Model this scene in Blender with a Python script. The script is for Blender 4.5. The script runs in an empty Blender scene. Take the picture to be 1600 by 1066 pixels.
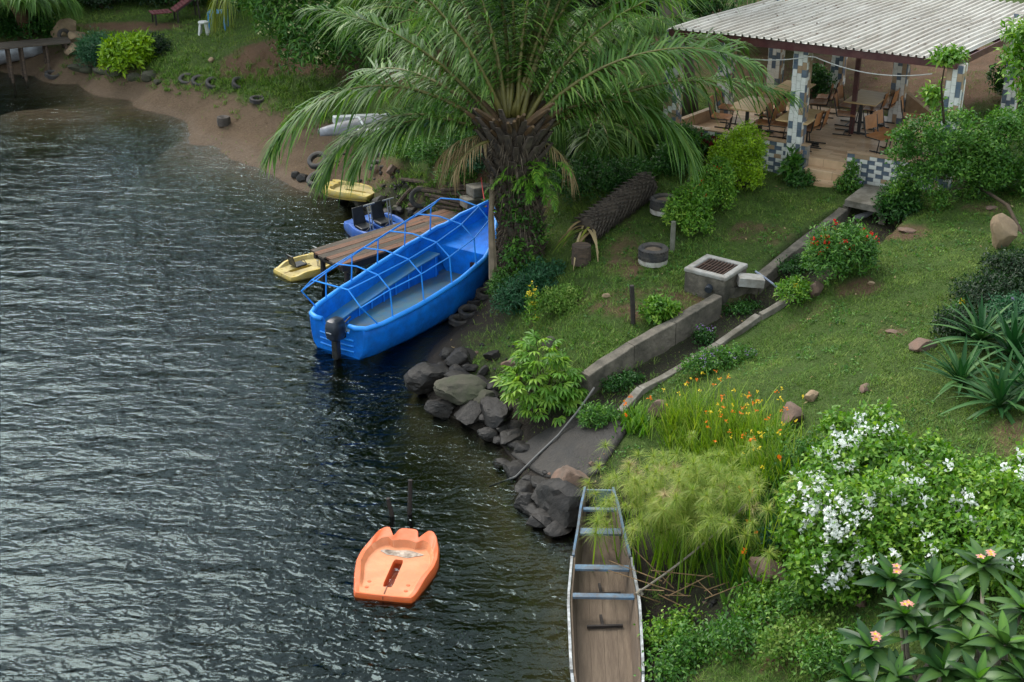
import bpy, math, random
import numpy as np
from mathutils import Vector, Matrix, noise

S = bpy.context.scene
COL = S.collection
R = math.radians
PI = math.pi

# ---------------------------------------------------------------- camera, sky, sun, exposure
TH, H, FPX = R(24.9), 12.0, 2222.2
cam_d = bpy.data.cameras.new('camera'); cam = bpy.data.objects.new('camera', cam_d); COL.objects.link(cam)
cam.location = (0, 0, H); cam.rotation_euler = (PI/2 - TH, 0, 0)
cam_d.sensor_width = 36; cam_d.lens = 50; cam_d.clip_start = 0.1; cam_d.clip_end = 2000
S.camera = cam
cy_ = S.cycles; cy_.max_bounces = 7; cy_.diffuse_bounces = 3; cy_.glossy_bounces = 3; cy_.transmission_bounces = 3; cy_.transparent_max_bounces = 12; cy_.caustics_reflective = False; cy_.caustics_refractive = False
SUN_EL, SUN_AZ = R(48), R(-36)
W = bpy.data.worlds.new('World'); S.world = W; W.use_nodes = True
nt = W.node_tree; nt.nodes.clear()
sky = nt.nodes.new('ShaderNodeTexSky'); sky.sky_type = 'NISHITA'; sky.sun_disc = False
sky.sun_elevation = SUN_EL; sky.sun_rotation = SUN_AZ; sky.air_density = 1.0; sky.dust_density = 3.0; sky.ozone_density = 1.0; sky.altitude = 100
hs = nt.nodes.new('ShaderNodeHueSaturation'); hs.inputs['Saturation'].default_value = 0.7
bg = nt.nodes.new('ShaderNodeBackground'); bg.inputs['Strength'].default_value = 0.15
wo = nt.nodes.new('ShaderNodeOutputWorld')
tc_ = nt.nodes.new('ShaderNodeTexCoord'); cn = nt.nodes.new('ShaderNodeTexNoise'); cn.inputs['Scale'].default_value = 2.2; cn.inputs['Detail'].default_value = 5.0
cm = nt.nodes.new('ShaderNodeMapping'); cm.inputs['Scale'].default_value = (1, 1, 2.5); nt.links.new(tc_.outputs['Generated'], cm.inputs[0]); nt.links.new(cm.outputs[0], cn.inputs['Vector'])
cr_ = nt.nodes.new('ShaderNodeMapRange'); cr_.inputs[1].default_value = 0.35; cr_.inputs[2].default_value = 0.62; cr_.inputs[3].default_value = 0.55; cr_.inputs[4].default_value = 0.95; nt.links.new(cn.outputs[0], cr_.inputs[0])
cx_ = nt.nodes.new('ShaderNodeMix'); cx_.data_type = 'RGBA'; cx_.clamp_factor = True; nt.links.new(cr_.outputs[0], cx_.inputs[0]); cx_.inputs[7].default_value = (3.9, 4.4, 4.8, 1)   # broken bright cloud over the whole sky
nt.links.new(sky.outputs[0], hs.inputs['Color']); nt.links.new(hs.outputs[0], cx_.inputs[6]); nt.links.new(cx_.outputs[2], bg.inputs['Color']); nt.links.new(bg.outputs[0], wo.inputs[0])
sun_d = bpy.data.lights.new('sun', 'SUN'); sun_d.energy = 1.5; sun_d.angle = R(33); sun_d.color = (1.0, 0.96, 0.9)
sun = bpy.data.objects.new('sun', sun_d); COL.objects.link(sun); sun.location = (-20, 40, 40)
sdir = Vector((math.sin(SUN_AZ)*math.cos(SUN_EL), math.cos(SUN_AZ)*math.cos(SUN_EL), math.sin(SUN_EL)))
sun.rotation_euler = sdir.to_track_quat('Z', 'Y').to_euler()
S.view_settings.view_transform = 'Standard'; S.view_settings.look = 'None'
S.view_settings.exposure = 1.25; S.view_settings.gamma = 1.0; S.view_settings.use_curve_mapping = False

# ---------------------------------------------------------------- helpers
def ray(px, py):
    a = (px-800)/FPX; b = (533-py)/FPX
    return Vector((a, math.cos(TH)+b*math.sin(TH), -math.sin(TH)+b*math.cos(TH)))
def at(px, py, z=0.0):
    d = ray(px, py); t = (z-H)/d.z
    return Vector((d.x*t, d.y*t, z))
def proj(X, Y, Z):
    fy, fz = math.cos(TH), -math.sin(TH)
    dep = Y*fy + (Z-H)*fz
    up = Y*math.sin(TH) + (Z-H)*math.cos(TH)
    return 800+FPX*X/dep, 533-FPX*up/dep

def srgb(r, g, b):
    f = lambda c: ((c/255+0.055)/1.055)**2.4 if c/255 > 0.04045 else c/255/12.92
    return (f(r), f(g), f(b), 1.0)

FR = {}
def props(o, label=None, cat=None, group=None, kind=None):
    if label: o['label'] = label
    if cat: o['category'] = cat
    if group: o['group'] = group
    if kind: o['kind'] = kind
    return o
def thing(name, label, cat, loc=(0, 0, 0), rz=0.0, group=None):
    o = bpy.data.objects.new(name, None); COL.objects.link(o)
    o.empty_display_size = 0.2
    o.location = loc; o.rotation_euler = (0, 0, rz)
    FR[o] = Matrix.Translation(Vector(loc)) @ Matrix.Rotation(rz, 4, 'Z')
    return props(o, label, cat, group)
def root_frame(o):
    while o.parent: o = o.parent
    return FR.get(o, Matrix.Identity(4))

class MB:
    def __init__(s): s.v = []; s.f = []
    def add(s, vs, fs):
        n = len(s.v); s.v += [Vector(v) for v in vs]; s.f += [[n+i for i in f] for f in fs]; return s
    def box(s, c, size, rot=None):
        hx, hy, hz = size[0]/2, size[1]/2, size[2]/2
        vs = [Vector((x*hx, y*hy, z*hz)) for x in (-1, 1) for y in (-1, 1) for z in (-1, 1)]
        if rot is not None: vs = [rot @ v for v in vs]
        vs = [v+Vector(c) for v in vs]
        return s.add(vs, [(0, 1, 3, 2), (4, 6, 7, 5), (0, 4, 5, 1), (2, 3, 7, 6), (0, 2, 6, 4), (1, 5, 7, 3)])
    def beam(s, a, b, w, h, up=(0, 0, 1)):
        a, b = Vector(a), Vector(b); x = (b-a); L = x.length; x.normalize()
        y = Vector(up).cross(x)
        if y.length < 1e-4: y = Vector((1, 0, 0)).cross(x)
        y.normalize(); z = x.cross(y)
        m = Matrix((x, y, z)).transposed()
        return s.box((a+b)/2, (L, w, h), m)
    def tube(s, pts, rad, n=8, cap=True):
        pts = [Vector(p) for p in pts]
        if not hasattr(rad, '__len__'): rad = [rad]*len(pts)
        rings = []; prev = None
        for i, p in enumerate(pts):
            d = (pts[min(i+1, len(pts)-1)]-pts[max(i-1, 0)]).normalized()
            if prev is None:
                u = d.cross(Vector((0, 0, 1)));
                if u.length < 1e-3: u = d.cross(Vector((1, 0, 0)))
            else: u = prev - d*prev.dot(d)
            u.normalize(); w = d.cross(u); prev = u
            rings.append([p+(u*math.cos(2*PI*k/n)+w*math.sin(2*PI*k/n))*rad[i] for k in range(n)])
        vs = [v for r in rings for v in r]; fs = []
        for i in range(len(pts)-1):
            for k in range(n):
                a = i*n+k; b = i*n+(k+1) % n
                fs.append((a, b, b+n, a+n))
        if cap: fs.append(tuple(range(n))[::-1]); fs.append(tuple(range((len(pts)-1)*n, len(pts)*n)))
        return s.add(vs, fs)
    def lathe(s, prof, n=24, M=None):
        vs = []; fs = []; m = len(prof)
        for k in range(n):
            a = 2*PI*k/n
            for r, z in prof:
                v = Vector((r*math.cos(a), r*math.sin(a), z)); vs.append(M @ v if M else v)
        for k in range(n):
            for j in range(m-1):
                a = k*m+j; b = ((k+1) % n)*m+j
                fs.append((a, b, b+1, a+1))
        return s.add(vs, fs)
    def grid(s, rows, closed=False):
        m = len(rows[0]); vs = [v for r in rows for v in r]; fs = []
        for i in range(len(rows)-1):
            for j in range(m if closed else m-1):
                a = i*m+j; b = i*m+(j+1) % m
                fs.append((a, b, b+m, a+m))
        return s.add(vs, fs)
    def build(s, name, mat, parent=None, smooth=False, bevel=0, solid=0, world=True, loc=None, sub=0, angle=None):
        vs = s.v
        if parent is not None and world:
            inv = root_frame(parent).inverted(); vs = [inv @ v for v in vs]
        elif loc is not None: vs = [v-Vector(loc) for v in vs]
        me = bpy.data.meshes.new(name); me.from_pydata(vs, [], s.f); me.update()
        if isinstance(mat, (list, tuple)): [me.materials.append(m) for m in mat]
        else: me.materials.append(mat)
        o = bpy.data.objects.new(name, me); COL.objects.link(o)
        if loc is not None: o.location = loc
        if parent is not None: o.parent = parent
        if smooth: me.polygons.foreach_set('use_smooth', [True]*len(me.polygons))
        if smooth == 'auto': me.set_sharp_from_angle(angle=R(38))
        if solid: md = o.modifiers.new('solid', 'SOLIDIFY'); md.thickness = solid; md.offset = 0
        if sub: md = o.modifiers.new('sub', 'SUBSURF'); md.levels = sub; md.render_levels = sub
        if bevel:
            md = o.modifiers.new('bevel', 'BEVEL'); md.width = bevel; md.segments = 2; md.limit_method = 'ANGLE'; md.angle_limit = R(40)
        return o

def npmesh(name, V, F, mat, parent=None, tint=None, smooth=False, world=True, loc=None):
    """V n*3 array; F a list of index arrays (m*3 or m*4)"""
    V = np.asarray(V, dtype=np.float64)
    if parent is not None and world:
        M = np.array(root_frame(parent).inverted()); V = V @ M[:3, :3].T + M[:3, 3]
    elif loc is not None: V = V - np.array(loc)
    if not isinstance(F, list): F = [F]
    F = [np.asarray(a, dtype=np.int32) for a in F if len(a)]
    me = bpy.data.meshes.new(name)
    me.vertices.add(len(V)); me.vertices.foreach_set('co', V.astype(np.float32).ravel())
    nl = sum(a.size for a in F); npoly = sum(len(a) for a in F)
    me.loops.add(nl); me.polygons.add(npoly)
    me.loops.foreach_set('vertex_index', np.concatenate([a.ravel() for a in F]))
    tot = np.concatenate([np.full(len(a), a.shape[1], dtype=np.int32) for a in F])
    st = np.concatenate([[0], np.cumsum(tot)[:-1]]).astype(np.int32)
    me.polygons.foreach_set('loop_start', st)
    me.update(calc_edges=True); me.validate()
    if smooth: me.polygons.foreach_set('use_smooth', np.ones(len(me.polygons), dtype=bool))
    if tint is not None:
        at_ = me.attributes.new('tint', 'FLOAT', 'POINT'); at_.data.foreach_set('value', np.asarray(tint, dtype=np.float32))
    me.materials.append(mat)
    o = bpy.data.objects.new(name, me); COL.objects.link(o)
    if loc is not None: o.location = loc
    if parent is not None: o.parent = parent
    return o

def dup(o, parent=None):
    c = o.copy(); COL.objects.link(c)
    if parent is not None: c.parent = parent
    for ch in list(o.children): dup(ch, c)
    return c

def rng(seed): return np.random.default_rng(seed)
def nrm(a): return a/np.maximum(np.linalg.norm(a, axis=-1, keepdims=True), 1e-9)
def vnoise(x, y, seed=0):
    xi = np.floor(x).astype(np.int64); yi = np.floor(y).astype(np.int64)
    fx = x-xi; fy = y-yi; fx = fx*fx*(3-2*fx); fy = fy*fy*(3-2*fy)
    def hsh(a, b):
        n = (a*374761393 + b*668265263 + seed*974711) & 0x7fffffff
        n = ((n ^ (n >> 13))*1274126177) & 0x7fffffff
        return ((n ^ (n >> 16)) & 0xffff)/65535.0
    return (hsh(xi, yi)*(1-fx)+hsh(xi+1, yi)*fx)*(1-fy)+(hsh(xi, yi+1)*(1-fx)+hsh(xi+1, yi+1)*fx)*fy
def fbm(x, y, seed=0, oct=4):
    s = 0; a = 0.5
    for i in range(oct): s = s+a*vnoise(x*2**i, y*2**i, seed+i*17); a *= 0.5
    return s

# ---------------------------------------------------------------- materials
def newmat(name):
    m = bpy.data.materials.new(name); m.use_nodes = True; m.node_tree.nodes.clear(); return m, m.node_tree
def N(t, typ, **kw):
    n = t.nodes.new(typ)
    for k, v in kw.items():
        if k in n.inputs.keys(): n.inputs[k].default_value = v
        else: setattr(n, k, v)
    return n
def ramp(t, stops):
    r = t.nodes.new('ShaderNodeValToRGB'); e = r.color_ramp.elements
    while len(e) < len(stops): e.new(0.5)
    for i, (p, c) in enumerate(stops): e[i].position = p; e[i].color = c
    return r
MATS = {}
def mat(name, c1, c2=None, scale=4.0, rough=0.6, bump=0.0, bscale=None, metal=0.0, spec=0.5, stretch=(1, 1, 1), coord='Object', detail=4, dirt=None, dscale=1.5, damt=0.5, coat=0.0):
    """procedural paint / wood / stone: two-tone noise, an optional dirt layer with its own patches, fine relief"""
    if name in MATS: return MATS[name]
    m, t = newmat(name); L = t.links.new
    out = N(t, 'ShaderNodeOutputMaterial'); p = N(t, 'ShaderNodeBsdfPrincipled')
    p.inputs['Metallic'].default_value = metal
    p.inputs['Specular IOR Level'].default_value = spec; p.inputs['Coat Weight'].default_value = coat
    tc = N(t, 'ShaderNodeTexCoord'); mp = N(t, 'ShaderNodeMapping'); mp.inputs['Scale'].default_value = stretch
    L(tc.outputs[coord], mp.inputs[0])
    nz = N(t, 'ShaderNodeTexNoise', Scale=scale, Detail=detail, Roughness=0.6); L(mp.outputs[0], nz.inputs['Vector'])
    c2 = c2 or tuple(min(1, c*0.75) for c in c1[:3])+(1,)
    r = ramp(t, [(0.32, c1), (0.68, c2)]); L(nz.outputs[0], r.inputs[0])
    col = r.outputs[0]
    if dirt:
        n2 = N(t, 'ShaderNodeTexNoise', Scale=dscale, Detail=5.0, Roughness=0.7); L(mp.outputs[0], n2.inputs['Vector'])
        r2 = ramp(t, [(0.5-0.12, (0, 0, 0, 1)), (0.5+0.16, (damt,)*3+(1,))]); L(n2.outputs[0], r2.inputs[0])
        mx = N(t, 'ShaderNodeMix', data_type='RGBA'); L(r2.outputs[0], mx.inputs[0]); L(col, mx.inputs[6]); mx.inputs[7].default_value = dirt
        col = mx.outputs[2]
    L(col, p.inputs['Base Color'])
    rr = N(t, 'ShaderNodeMapRange'); rr.inputs[3].default_value = max(0.02, rough-0.1); rr.inputs[4].default_value = min(1, rough+0.12)
    L(nz.outputs[0], rr.inputs[0]); L(rr.outputs[0], p.inputs['Roughness'])
    if bump:
        nb = N(t, 'ShaderNodeTexNoise', Scale=bscale or scale*4, Detail=4.0, Roughness=0.65); L(mp.outputs[0], nb.inputs['Vector'])
        b = N(t, 'ShaderNodeBump', Strength=bump, Distance=0.03); L(nb.outputs[0], b.inputs['Height']); L(b.outputs[0], p.inputs['Normal'])
    L(p.outputs[0], out.inputs[0])
    MATS[name] = m; return m

def leafmat(name, dark, mid, light, trans=0.3, rough=0.45, spec=0.35, nscale=0.9):
    if name in MATS: return MATS[name]
    m, t = newmat(name); L = t.links.new
    out = N(t, 'ShaderNodeOutputMaterial'); p = N(t, 'ShaderNodeBsdfPrincipled', Roughness=rough)
    p.inputs['Specular IOR Level'].default_value = spec
    a = N(t, 'ShaderNodeAttribute', attribute_name='tint')
    g = N(t, 'ShaderNodeNewGeometry'); nz = N(t, 'ShaderNodeTexNoise', Scale=nscale, Detail=3.0); L(g.outputs['Position'], nz.inputs['Vector'])
    ma = N(t, 'ShaderNodeMath', operation='MULTIPLY_ADD'); ma.inputs[1].default_value = 0.6; L(nz.outputs[0], ma.inputs[0])
    sb = N(t, 'ShaderNodeMath', operation='SUBTRACT'); L(a.outputs['Fac'], sb.inputs[0]); sb.inputs[1].default_value = 0.3; L(sb.outputs[0], ma.inputs[2])
    r = ramp(t, [(0.0, dark), (0.5, mid), (1.0, light)]); L(ma.outputs[0], r.inputs[0])
    L(r.outputs[0], p.inputs['Base Color'])
    tr = N(t, 'ShaderNodeBsdfTranslucent'); hsv = N(t, 'ShaderNodeHueSaturation', Saturation=1.1, Value=1.25); L(r.outputs[0], hsv.inputs['Color']); L(hsv.outputs[0], tr.inputs['Color'])
    mx = N(t, 'ShaderNodeMixShader'); mx.inputs[0].default_value = trans; L(p.outputs[0], mx.inputs[1]); L(tr.outputs[0], mx.inputs[2])
    L(mx.outputs[0], out.inputs[0])
    MATS[name] = m; return m

# ---------------------------------------------------------------- terrain
CP = '''-300 95 0|-150 100 0|0 108 0|60 118 0|130 130 0|210 155 0|290 200 0|340 228 0|400 262 0|460 290 0|500 310 0|560 335 0|620 352 0|690 375 .05|745 470 .05|715 515 0|660 560 0|650 600 0|690 650 0|740 680 0|790 712 0|800 765 0|850 830 0|900 870 0|910 950 0|912 1066 0|915 1250 0
0 130 -.15|60 142 -.17|130 158 -.17|190 185 -.17|-80 125 -.15|-80 85 .35|40 92 .35|-300 160 -.5|0 180 -.3|150 205 -.28|250 240 -.28|330 280 -.28|420 325 -.4|480 340 -.5|550 372 -.7|620 400 -.6|0 240 -2|200 310 -2|400 420 -2|500 480 -1.8|500 620 -1.8|600 700 -1.6|680 760 -1|750 745 -.45|630 650 -.8|740 830 -.8|850 900 -.4|800 1000 -.9|870 1040 -.4|600 1000 -2|0 600 -3|0 1066 -3|400 1066 -2.6|620 545 -.5|690 480 -.2|-300 400 -3|-300 1066 -3|800 1250 -1|400 1300 -3|560 460 -1.2|660 410 -.3
-300 60 .9|-150 60 .8|0 85 .35|70 100 .35|150 112 .4|250 140 .45|330 165 .4|420 190 .5|420 230 .2|500 230 .5|560 240 .6|470 262 .25|600 262 .8
110 75 .9|180 92 .9|200 65 1.1|250 100 .95|300 112 .95|380 135 .9|330 80 1.3|400 95 1.5|450 85 1.8|490 110 1.6|300 40 1.4|200 40 1.3|100 40 1.1|0 50 1|400 40 1.6|560 100 1.9|600 130 2|620 180 1.7|560 195 .9|640 220 1.6|700 230 2.1|700 285 1.4|640 285 .9|600 308 .5|680 330 .7|740 310 1.2|760 350 .9
815 400 1.2|880 300 2|900 250 2.3|950 330 2|960 280 2.3|1020 270 2.4|1000 390 1.8|900 400 1.6|850 460 1|800 480 .6|775 440 .35|785 540 .45|860 520 1|930 470 1.5|1000 500 1.5|950 560 1.2|900 590 .9|850 640 .4|780 620 .3|1060 460 1.7|1150 380 2|1250 310 2.25|1195 290 2.3|1100 250 2.3|1048 240 2.3
850 690 .25|900 690 .45|950 680 .75|920 740 .4|830 745 .1
1000 640 .85|1050 600 1.05|1100 560 1.22|1180 510 1.5|1250 480 1.82|1300 440 2.15|1400 360 2.4|1500 300 2.6|1600 330 2.8|1600 420 2.75|1450 470 2.4|1350 540 2.1|1250 580 1.8|1150 600 1.55|1450 560 2.4|1400 640 2.2|1300 680 1.9|1200 680 1.5|1100 700 1.05|1550 640 2.5|1600 740 2.6
980 720 .6|1000 800 .35|955 860 .15|1060 880 .35|1100 820 .8|1150 880 .8|1200 800 1.3|1050 950 .2|1120 970 .6|1020 1040 .1|1100 1066 .5|1200 940 1|1300 950 1.4|1250 1066 1.1|1400 900 1.8|1400 1066 1.6|1550 950 2.3|1600 1066 2.3|1700 1250 2.2|1200 1250 .8|1000 1250 .05
1200 200 2.3|1350 150 2.4|1300 120 2.6|1500 130 2.8|1600 150 2.9|1550 60 3|1350 40 3|1100 100 2.6|950 150 2.3|800 100 2.3|700 100 2.2|700 30 2.2|900 30 2.6|1600 0 3.2|1800 300 3|1800 700 2.9|1800 1066 2.5|1800 0 3.3'''
cps = [[float(v) for v in q.split()] for q in CP.replace('\n', '|').split('|')]
P = np.array([list(at(a, b, c)) for a, b, c in cps])
def tps_fit(P, lam=0.02):
    n = len(P); X = P[:, :2]/10
    d = np.linalg.norm(X[:, None]-X[None], axis=2); K = np.where(d > 0, d*d*np.log(np.maximum(d, 1e-9)), 0)+lam*np.eye(n)*0.15
    A = np.zeros((n+3, n+3)); A[:n, :n] = K; A[:n, n] = 1; A[:n, n+1:] = X; A[n, :n] = 1; A[n+1:, :n] = X.T
    w = np.linalg.solve(A, np.concatenate([P[:, 2], [0, 0, 0]])); return X, w
TX, TW = tps_fit(P)
def tps(x, y):
    sh = x.shape; q = np.stack([x.ravel(), y.ravel()], 1)/10; o = np.zeros(len(q)); n = len(TX)
    for i in range(n):
        d2 = (q[:, 0]-TX[i, 0])**2+(q[:, 1]-TX[i, 1])**2
        o += TW[i]*0.5*d2*np.log(np.maximum(d2, 1e-12))
    return (o+TW[n]+TW[n+1]*q[:, 0]+TW[n+2]*q[:, 1]).reshape(sh)
def axis(lo, hi, st, far):
    a = list(np.arange(lo, hi+1e-6, st)); s = st
    up = []; v = a[-1]; s = st*2
    while v < far: v += s; s *= 1.5; up.append(v)
    dn = []; v = a[0]; s = st*2
    while v > -far: v -= s; s *= 1.5; dn.append(v)
    return np.array(dn[::-1]+a+up), len(dn), len(a)
GX, gx0, gxn = axis(-22, 17, 0.125, 400); GY, gy0, gyn = axis(10.5, 53, 0.125, 400)
gx, gy = np.meshgrid(GX, GY)
cx, cy = np.clip(gx, -26, 22), np.clip(gy, 9, 56)
gz = np.clip(tps(cx, cy), -3.2, 3.6)
gz += (fbm(gx*0.9, gy*0.9, 3)-0.47)*0.22*np.clip(gz+0.15, 0.1, 1) + (fbm(gx*4, gy*4, 9, 3)-0.44)*0.06
# drain channel carved between its two walls
def tp(px, py):
    z = 1.0
    for _ in range(12): q = at(px, py, z); z = float(tps(np.array([q.x]), np.array([q.y]))[0])
    return at(px, py, z)
KERB = [tp(968, 648), tp(1000, 612), tp(1060, 580), tp(1120, 542), tp(1184, 497), tp(1228, 474), tp(1275, 446), tp(1330, 398), tp(1385, 352)]
WALLT = [at(913, 588, 1.12), at(950, 562, 1.28), at(1010, 527, 1.45), at(1070, 495, 1.62), at(1125, 460, 1.82), at(1180, 438, 1.86), at(1230, 395, 2.05), at(1290, 348, 2.25), at(1335, 312, 2.37)]
dp = np.array([list((a.xy+b.xy)/2)+[min(b.z-.13, a.z-.3), (a.xy-b.xy).length/2] for a, b in zip(WALLT, KERB)])
best = np.full(gx.shape, 9.0); bz = np.zeros(gx.shape); hw_ = np.ones(gx.shape)
for i in range(len(dp)-1):
    a, b = dp[i], dp[i+1]; e = b[:2]-a[:2]; l2 = (e**2).sum()
    tt = np.clip(((gx-a[0])*e[0]+(gy-a[1])*e[1])/l2, 0, 1)
    d = np.hypot(gx-a[0]-tt*e[0], gy-a[1]-tt*e[1]); m = d < best
    best = np.where(m, d/(a[3]+tt*(b[3]-a[3])), best) if False else np.where(m, d, best); hw_ = np.where(m, a[3]+tt*(b[3]-a[3]), hw_); bz = np.where(m, a[2]+tt*(b[2]-a[2]), bz)
kk = np.clip((hw_-.02-best)/0.12, 0, 1); gz = gz*(1-kk)+np.minimum(gz, bz)*kk
cnx = 1.36-.21*(19.2-gy)/7.0
gz = np.where((np.abs(gx-cnx) < .75) & (gy < 19.5) & (gy > 11), np.minimum(gz, -.1+.35*np.clip((np.abs(gx-cnx)-.45)/.3, 0, 1)), gz)
FZ = gz[gy0:gy0+gyn, gx0:gx0+gxn]
def h(x, y):
    u = (x+22)/0.125; v = (y-10.5)/0.125
    if np.isscalar(x):
        i = min(max(int(u), 0), gxn-2); j = min(max(int(v), 0), gyn-2); fu = min(max(u-i, 0), 1); fv = min(max(v-j, 0), 1)
        return float((FZ[j, i]*(1-fu)+FZ[j, i+1]*fu)*(1-fv)+(FZ[j+1, i]*(1-fu)+FZ[j+1, i+1]*fu)*fv)
    i = np.clip(u.astype(int), 0, gxn-2); j = np.clip(v.astype(int), 0, gyn-2); fu = np.clip(u-i, 0, 1); fv = np.clip(v-j, 0, 1)
    return (FZ[j, i]*(1-fu)+FZ[j, i+1]*fu)*(1-fv)+(FZ[j+1, i]*(1-fu)+FZ[j+1, i+1]*fu)*fv
def gp(px, py, dz=0.0):
    """the point of the ground seen at a pixel of the photograph"""
    d = ray(px, py); t = 8/(-d.z); p = Vector((0, 0, H))
    while t < 140:
        q = p+d*t
        if q.z <= h(q.x, q.y): break
        t += 0.08
    q = p+d*(t-0.04); return Vector((q.x, q.y, h(q.x, q.y)+dz))
# what the soil is made of, per vertex
PX, PY = proj(gx, gy, gz)
def blob(px, py, rx, ry, amt=1.0, e=None):
    q = ((PX-px)/rx)**2+((PY-py)/ry)**2
    return np.clip((1.0-q)*1.6, 0, 1)*amt
def sm(a, b, x): t = np.clip((x-a)/(b-a), 0, 1); return t*t*(3-2*t)
nzs = fbm(gx*1.3, gy*1.3, 21); nzf = fbm(gx*5, gy*5, 31, 3)
beach = (1-sm(560, 640, PX))*(1-sm(300, 330, PY+0*PX))
land = sm(0.0, 0.12, gz)
sand = np.clip((1-sm(0.62, 0.86, gz+(nzs-0.47)*0.5))*beach, 0, 1)
dirt = np.zeros(gx.shape)
for b in [(200, 42, 110, 9), (455, 88, 100, 32, 1.5), (395, 105, 70, 25, 1.1), (600, 95, 120, 60, .8), (1350, 130, 320, 60, 1), (1500, 110, 150, 60, 1), (1020, 470, 130, 30, .62), (1150, 470, 50, 20, .7), (980, 400, 40, 40, .7), (1180, 365, 60, 20, .6), (1340, 450, 40, 18, .8), (1415, 362, 50, 14, .9), (1550, 325, 50, 12, .7), (1395, 520, 28, 10, .7), (1580, 690, 40, 40, .7), (760, 300, 120, 90, .75), (930, 240, 80, 60, .7), (560, 265, 90, 30, 1), (1280, 900, 60, 40, .5), (1230, 990, 60, 70, .7), (1150, 60, 140, 90, .8), (850, 60, 200, 90, .7)]:
    dirt = np.maximum(dirt, blob(*b))
nzm = fbm(gx*3.1, gy*3.1, 41)
dirt = np.clip(dirt*1.1+((nzs-0.52)*1.6+(nzf-0.44)*1.6+(nzm-.5)*2.2)*(dirt > 0.02)*(1.25-dirt), 0, 1)
dirt = np.maximum(dirt, 0.4*sm(0.62, 0.74, nzs)*sm(.42, .58, nzm))
mud = np.clip((1-sm(0.3, 0.75, gz+(nzs-0.47)*0.5))*(1-beach), 0, 1)
for b in [(870, 690, 110, 60, 1), (1090, 950, 110, 60, .9), (640, 300, 60, 30, .8), (760, 470, 50, 80, .9)]: mud = np.maximum(mud, blob(*b))
mud = mud*sm(-.3, -.04, gz); sand = np.maximum(sand, .75*(1-sm(-.3, -.04, gz)))
kd = np.clip((hw_-best)/0.12, 0, 1); mud = np.maximum(mud, kd*0.9)
grass_amt = np.clip(1-np.maximum(np.maximum(sand, dirt*0.95), mud), 0, 1)*sm(0.15, 0.4, gz)
GA = grass_amt[gy0:gy0+gyn, gx0:gx0+gxn]
def ga(x, y):
    return GA[np.clip(((y-10.5)/0.125).astype(int), 0, gyn-1), np.clip(((x+22)/0.125).astype(int), 0, gxn-1)]

def ground_material():
    m, t = newmat('ground'); L = t.links.new
    out = N(t, 'ShaderNodeOutputMaterial'); p = N(t, 'ShaderNodeBsdfPrincipled', Roughness=0.9); p.inputs['Specular IOR Level'].default_value = 0.25
    g = N(t, 'ShaderNodeNewGeometry')
    def nz(s, d=4.0, r=0.65):
        n = N(t, 'ShaderNodeTexNoise', Scale=s, Detail=d, Roughness=r); L(g.outputs['Position'], n.inputs['Vector']); return n
    n1, n2, n3 = nz(2.2), nz(22.0), nz(70.0, 2.0)
    def two(n, a, b, lo=.35, hi=.65): r = ramp(t, [(lo, a), (hi, b)]); L(n.outputs[0], r.inputs[0]); return r.outputs[0]
    def mixc(f, a, b):
        x = N(t, 'ShaderNodeMix', data_type='RGBA'); L(f, x.inputs[0]); L(a, x.inputs[6]); L(b, x.inputs[7]); return x.outputs[2]
    turf = mixc(n2.outputs[0], two(n1, srgb(50, 80, 28), srgb(76, 106, 40)), two(n3, srgb(42, 62, 24), srgb(100, 104, 56)))
    soil = mixc(n2.outputs[0], two(n1, srgb(92, 70, 52), srgb(116, 88, 66)), two(n3, srgb(66, 50, 38), srgb(134, 106, 82)))
    sandc = mixc(n3.outputs[0], two(n1, srgb(98, 81, 62), srgb(116, 96, 75)), two(n2, srgb(82, 66, 50), srgb(124, 104, 83)))
    mudc = mixc(n2.outputs[0], two(n1, srgb(38, 34, 29), srgb(56, 49, 41)), two(n3, srgb(26, 24, 21), srgb(72, 63, 53)))
    def att(nm): a = N(t, 'ShaderNodeAttribute', attribute_name=nm); return a.outputs['Fac']
    c = mixc(att('dirt'), turf, soil); c = mixc(att('sand'), c, sandc); c = mixc(att('mud'), c, mudc)
    # drifts of leaf litter and twigs
    vo = N(t, 'ShaderNodeTexVoronoi', Scale=14.0); L(g.outputs['Position'], vo.inputs['Vector'])
    lr = ramp(t, [(0.05, (1, 1, 1, 1)), (0.11, (0, 0, 0, 1))]); L(vo.outputs['Distance'], lr.inputs[0])
    gate = two(nz(1.1), (0, 0, 0, 1), (.7, .7, .7, 1), .5, .62); mm = N(t, 'ShaderNodeMath', operation='MULTIPLY'); L(lr.outputs[0], mm.inputs[0]); L(gate, mm.inputs[1])
    lit = N(t, 'ShaderNodeRGB'); lit.outputs[0].default_value = srgb(118, 92, 64)
    c = mixc(mm.outputs[0], c, lit.outputs[0])
    # the strip the waves keep wet
    L(c, p.inputs['Base Color'])
    rr = N(t, 'ShaderNodeMapRange'); L(att('wet'), rr.inputs[0]); rr.inputs[3].default_value = 0.92; rr.inputs[4].default_value = 0.4; L(rr.outputs[0], p.inputs['Roughness'])
    b = N(t, 'ShaderNodeBump', Strength=0.9, Distance=0.05); ad = N(t, 'ShaderNodeMath', operation='ADD'); L(n2.outputs[0], ad.inputs[0]); L(n3.outputs[0], ad.inputs[1]); L(ad.outputs[0], b.inputs['Height']); L(b.outputs[0], p.inputs['Normal'])
    L(p.outputs[0], out.inputs[0]); return m
nyv, nxv = gx.shape
idx = np.arange(nyv*nxv).reshape(nyv, nxv)
GF = np.stack([idx[:-1, :-1], idx[:-1, 1:], idx[1:, 1:], idx[1:, :-1]], -1).reshape(-1, 4)
gmat = ground_material()
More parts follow.
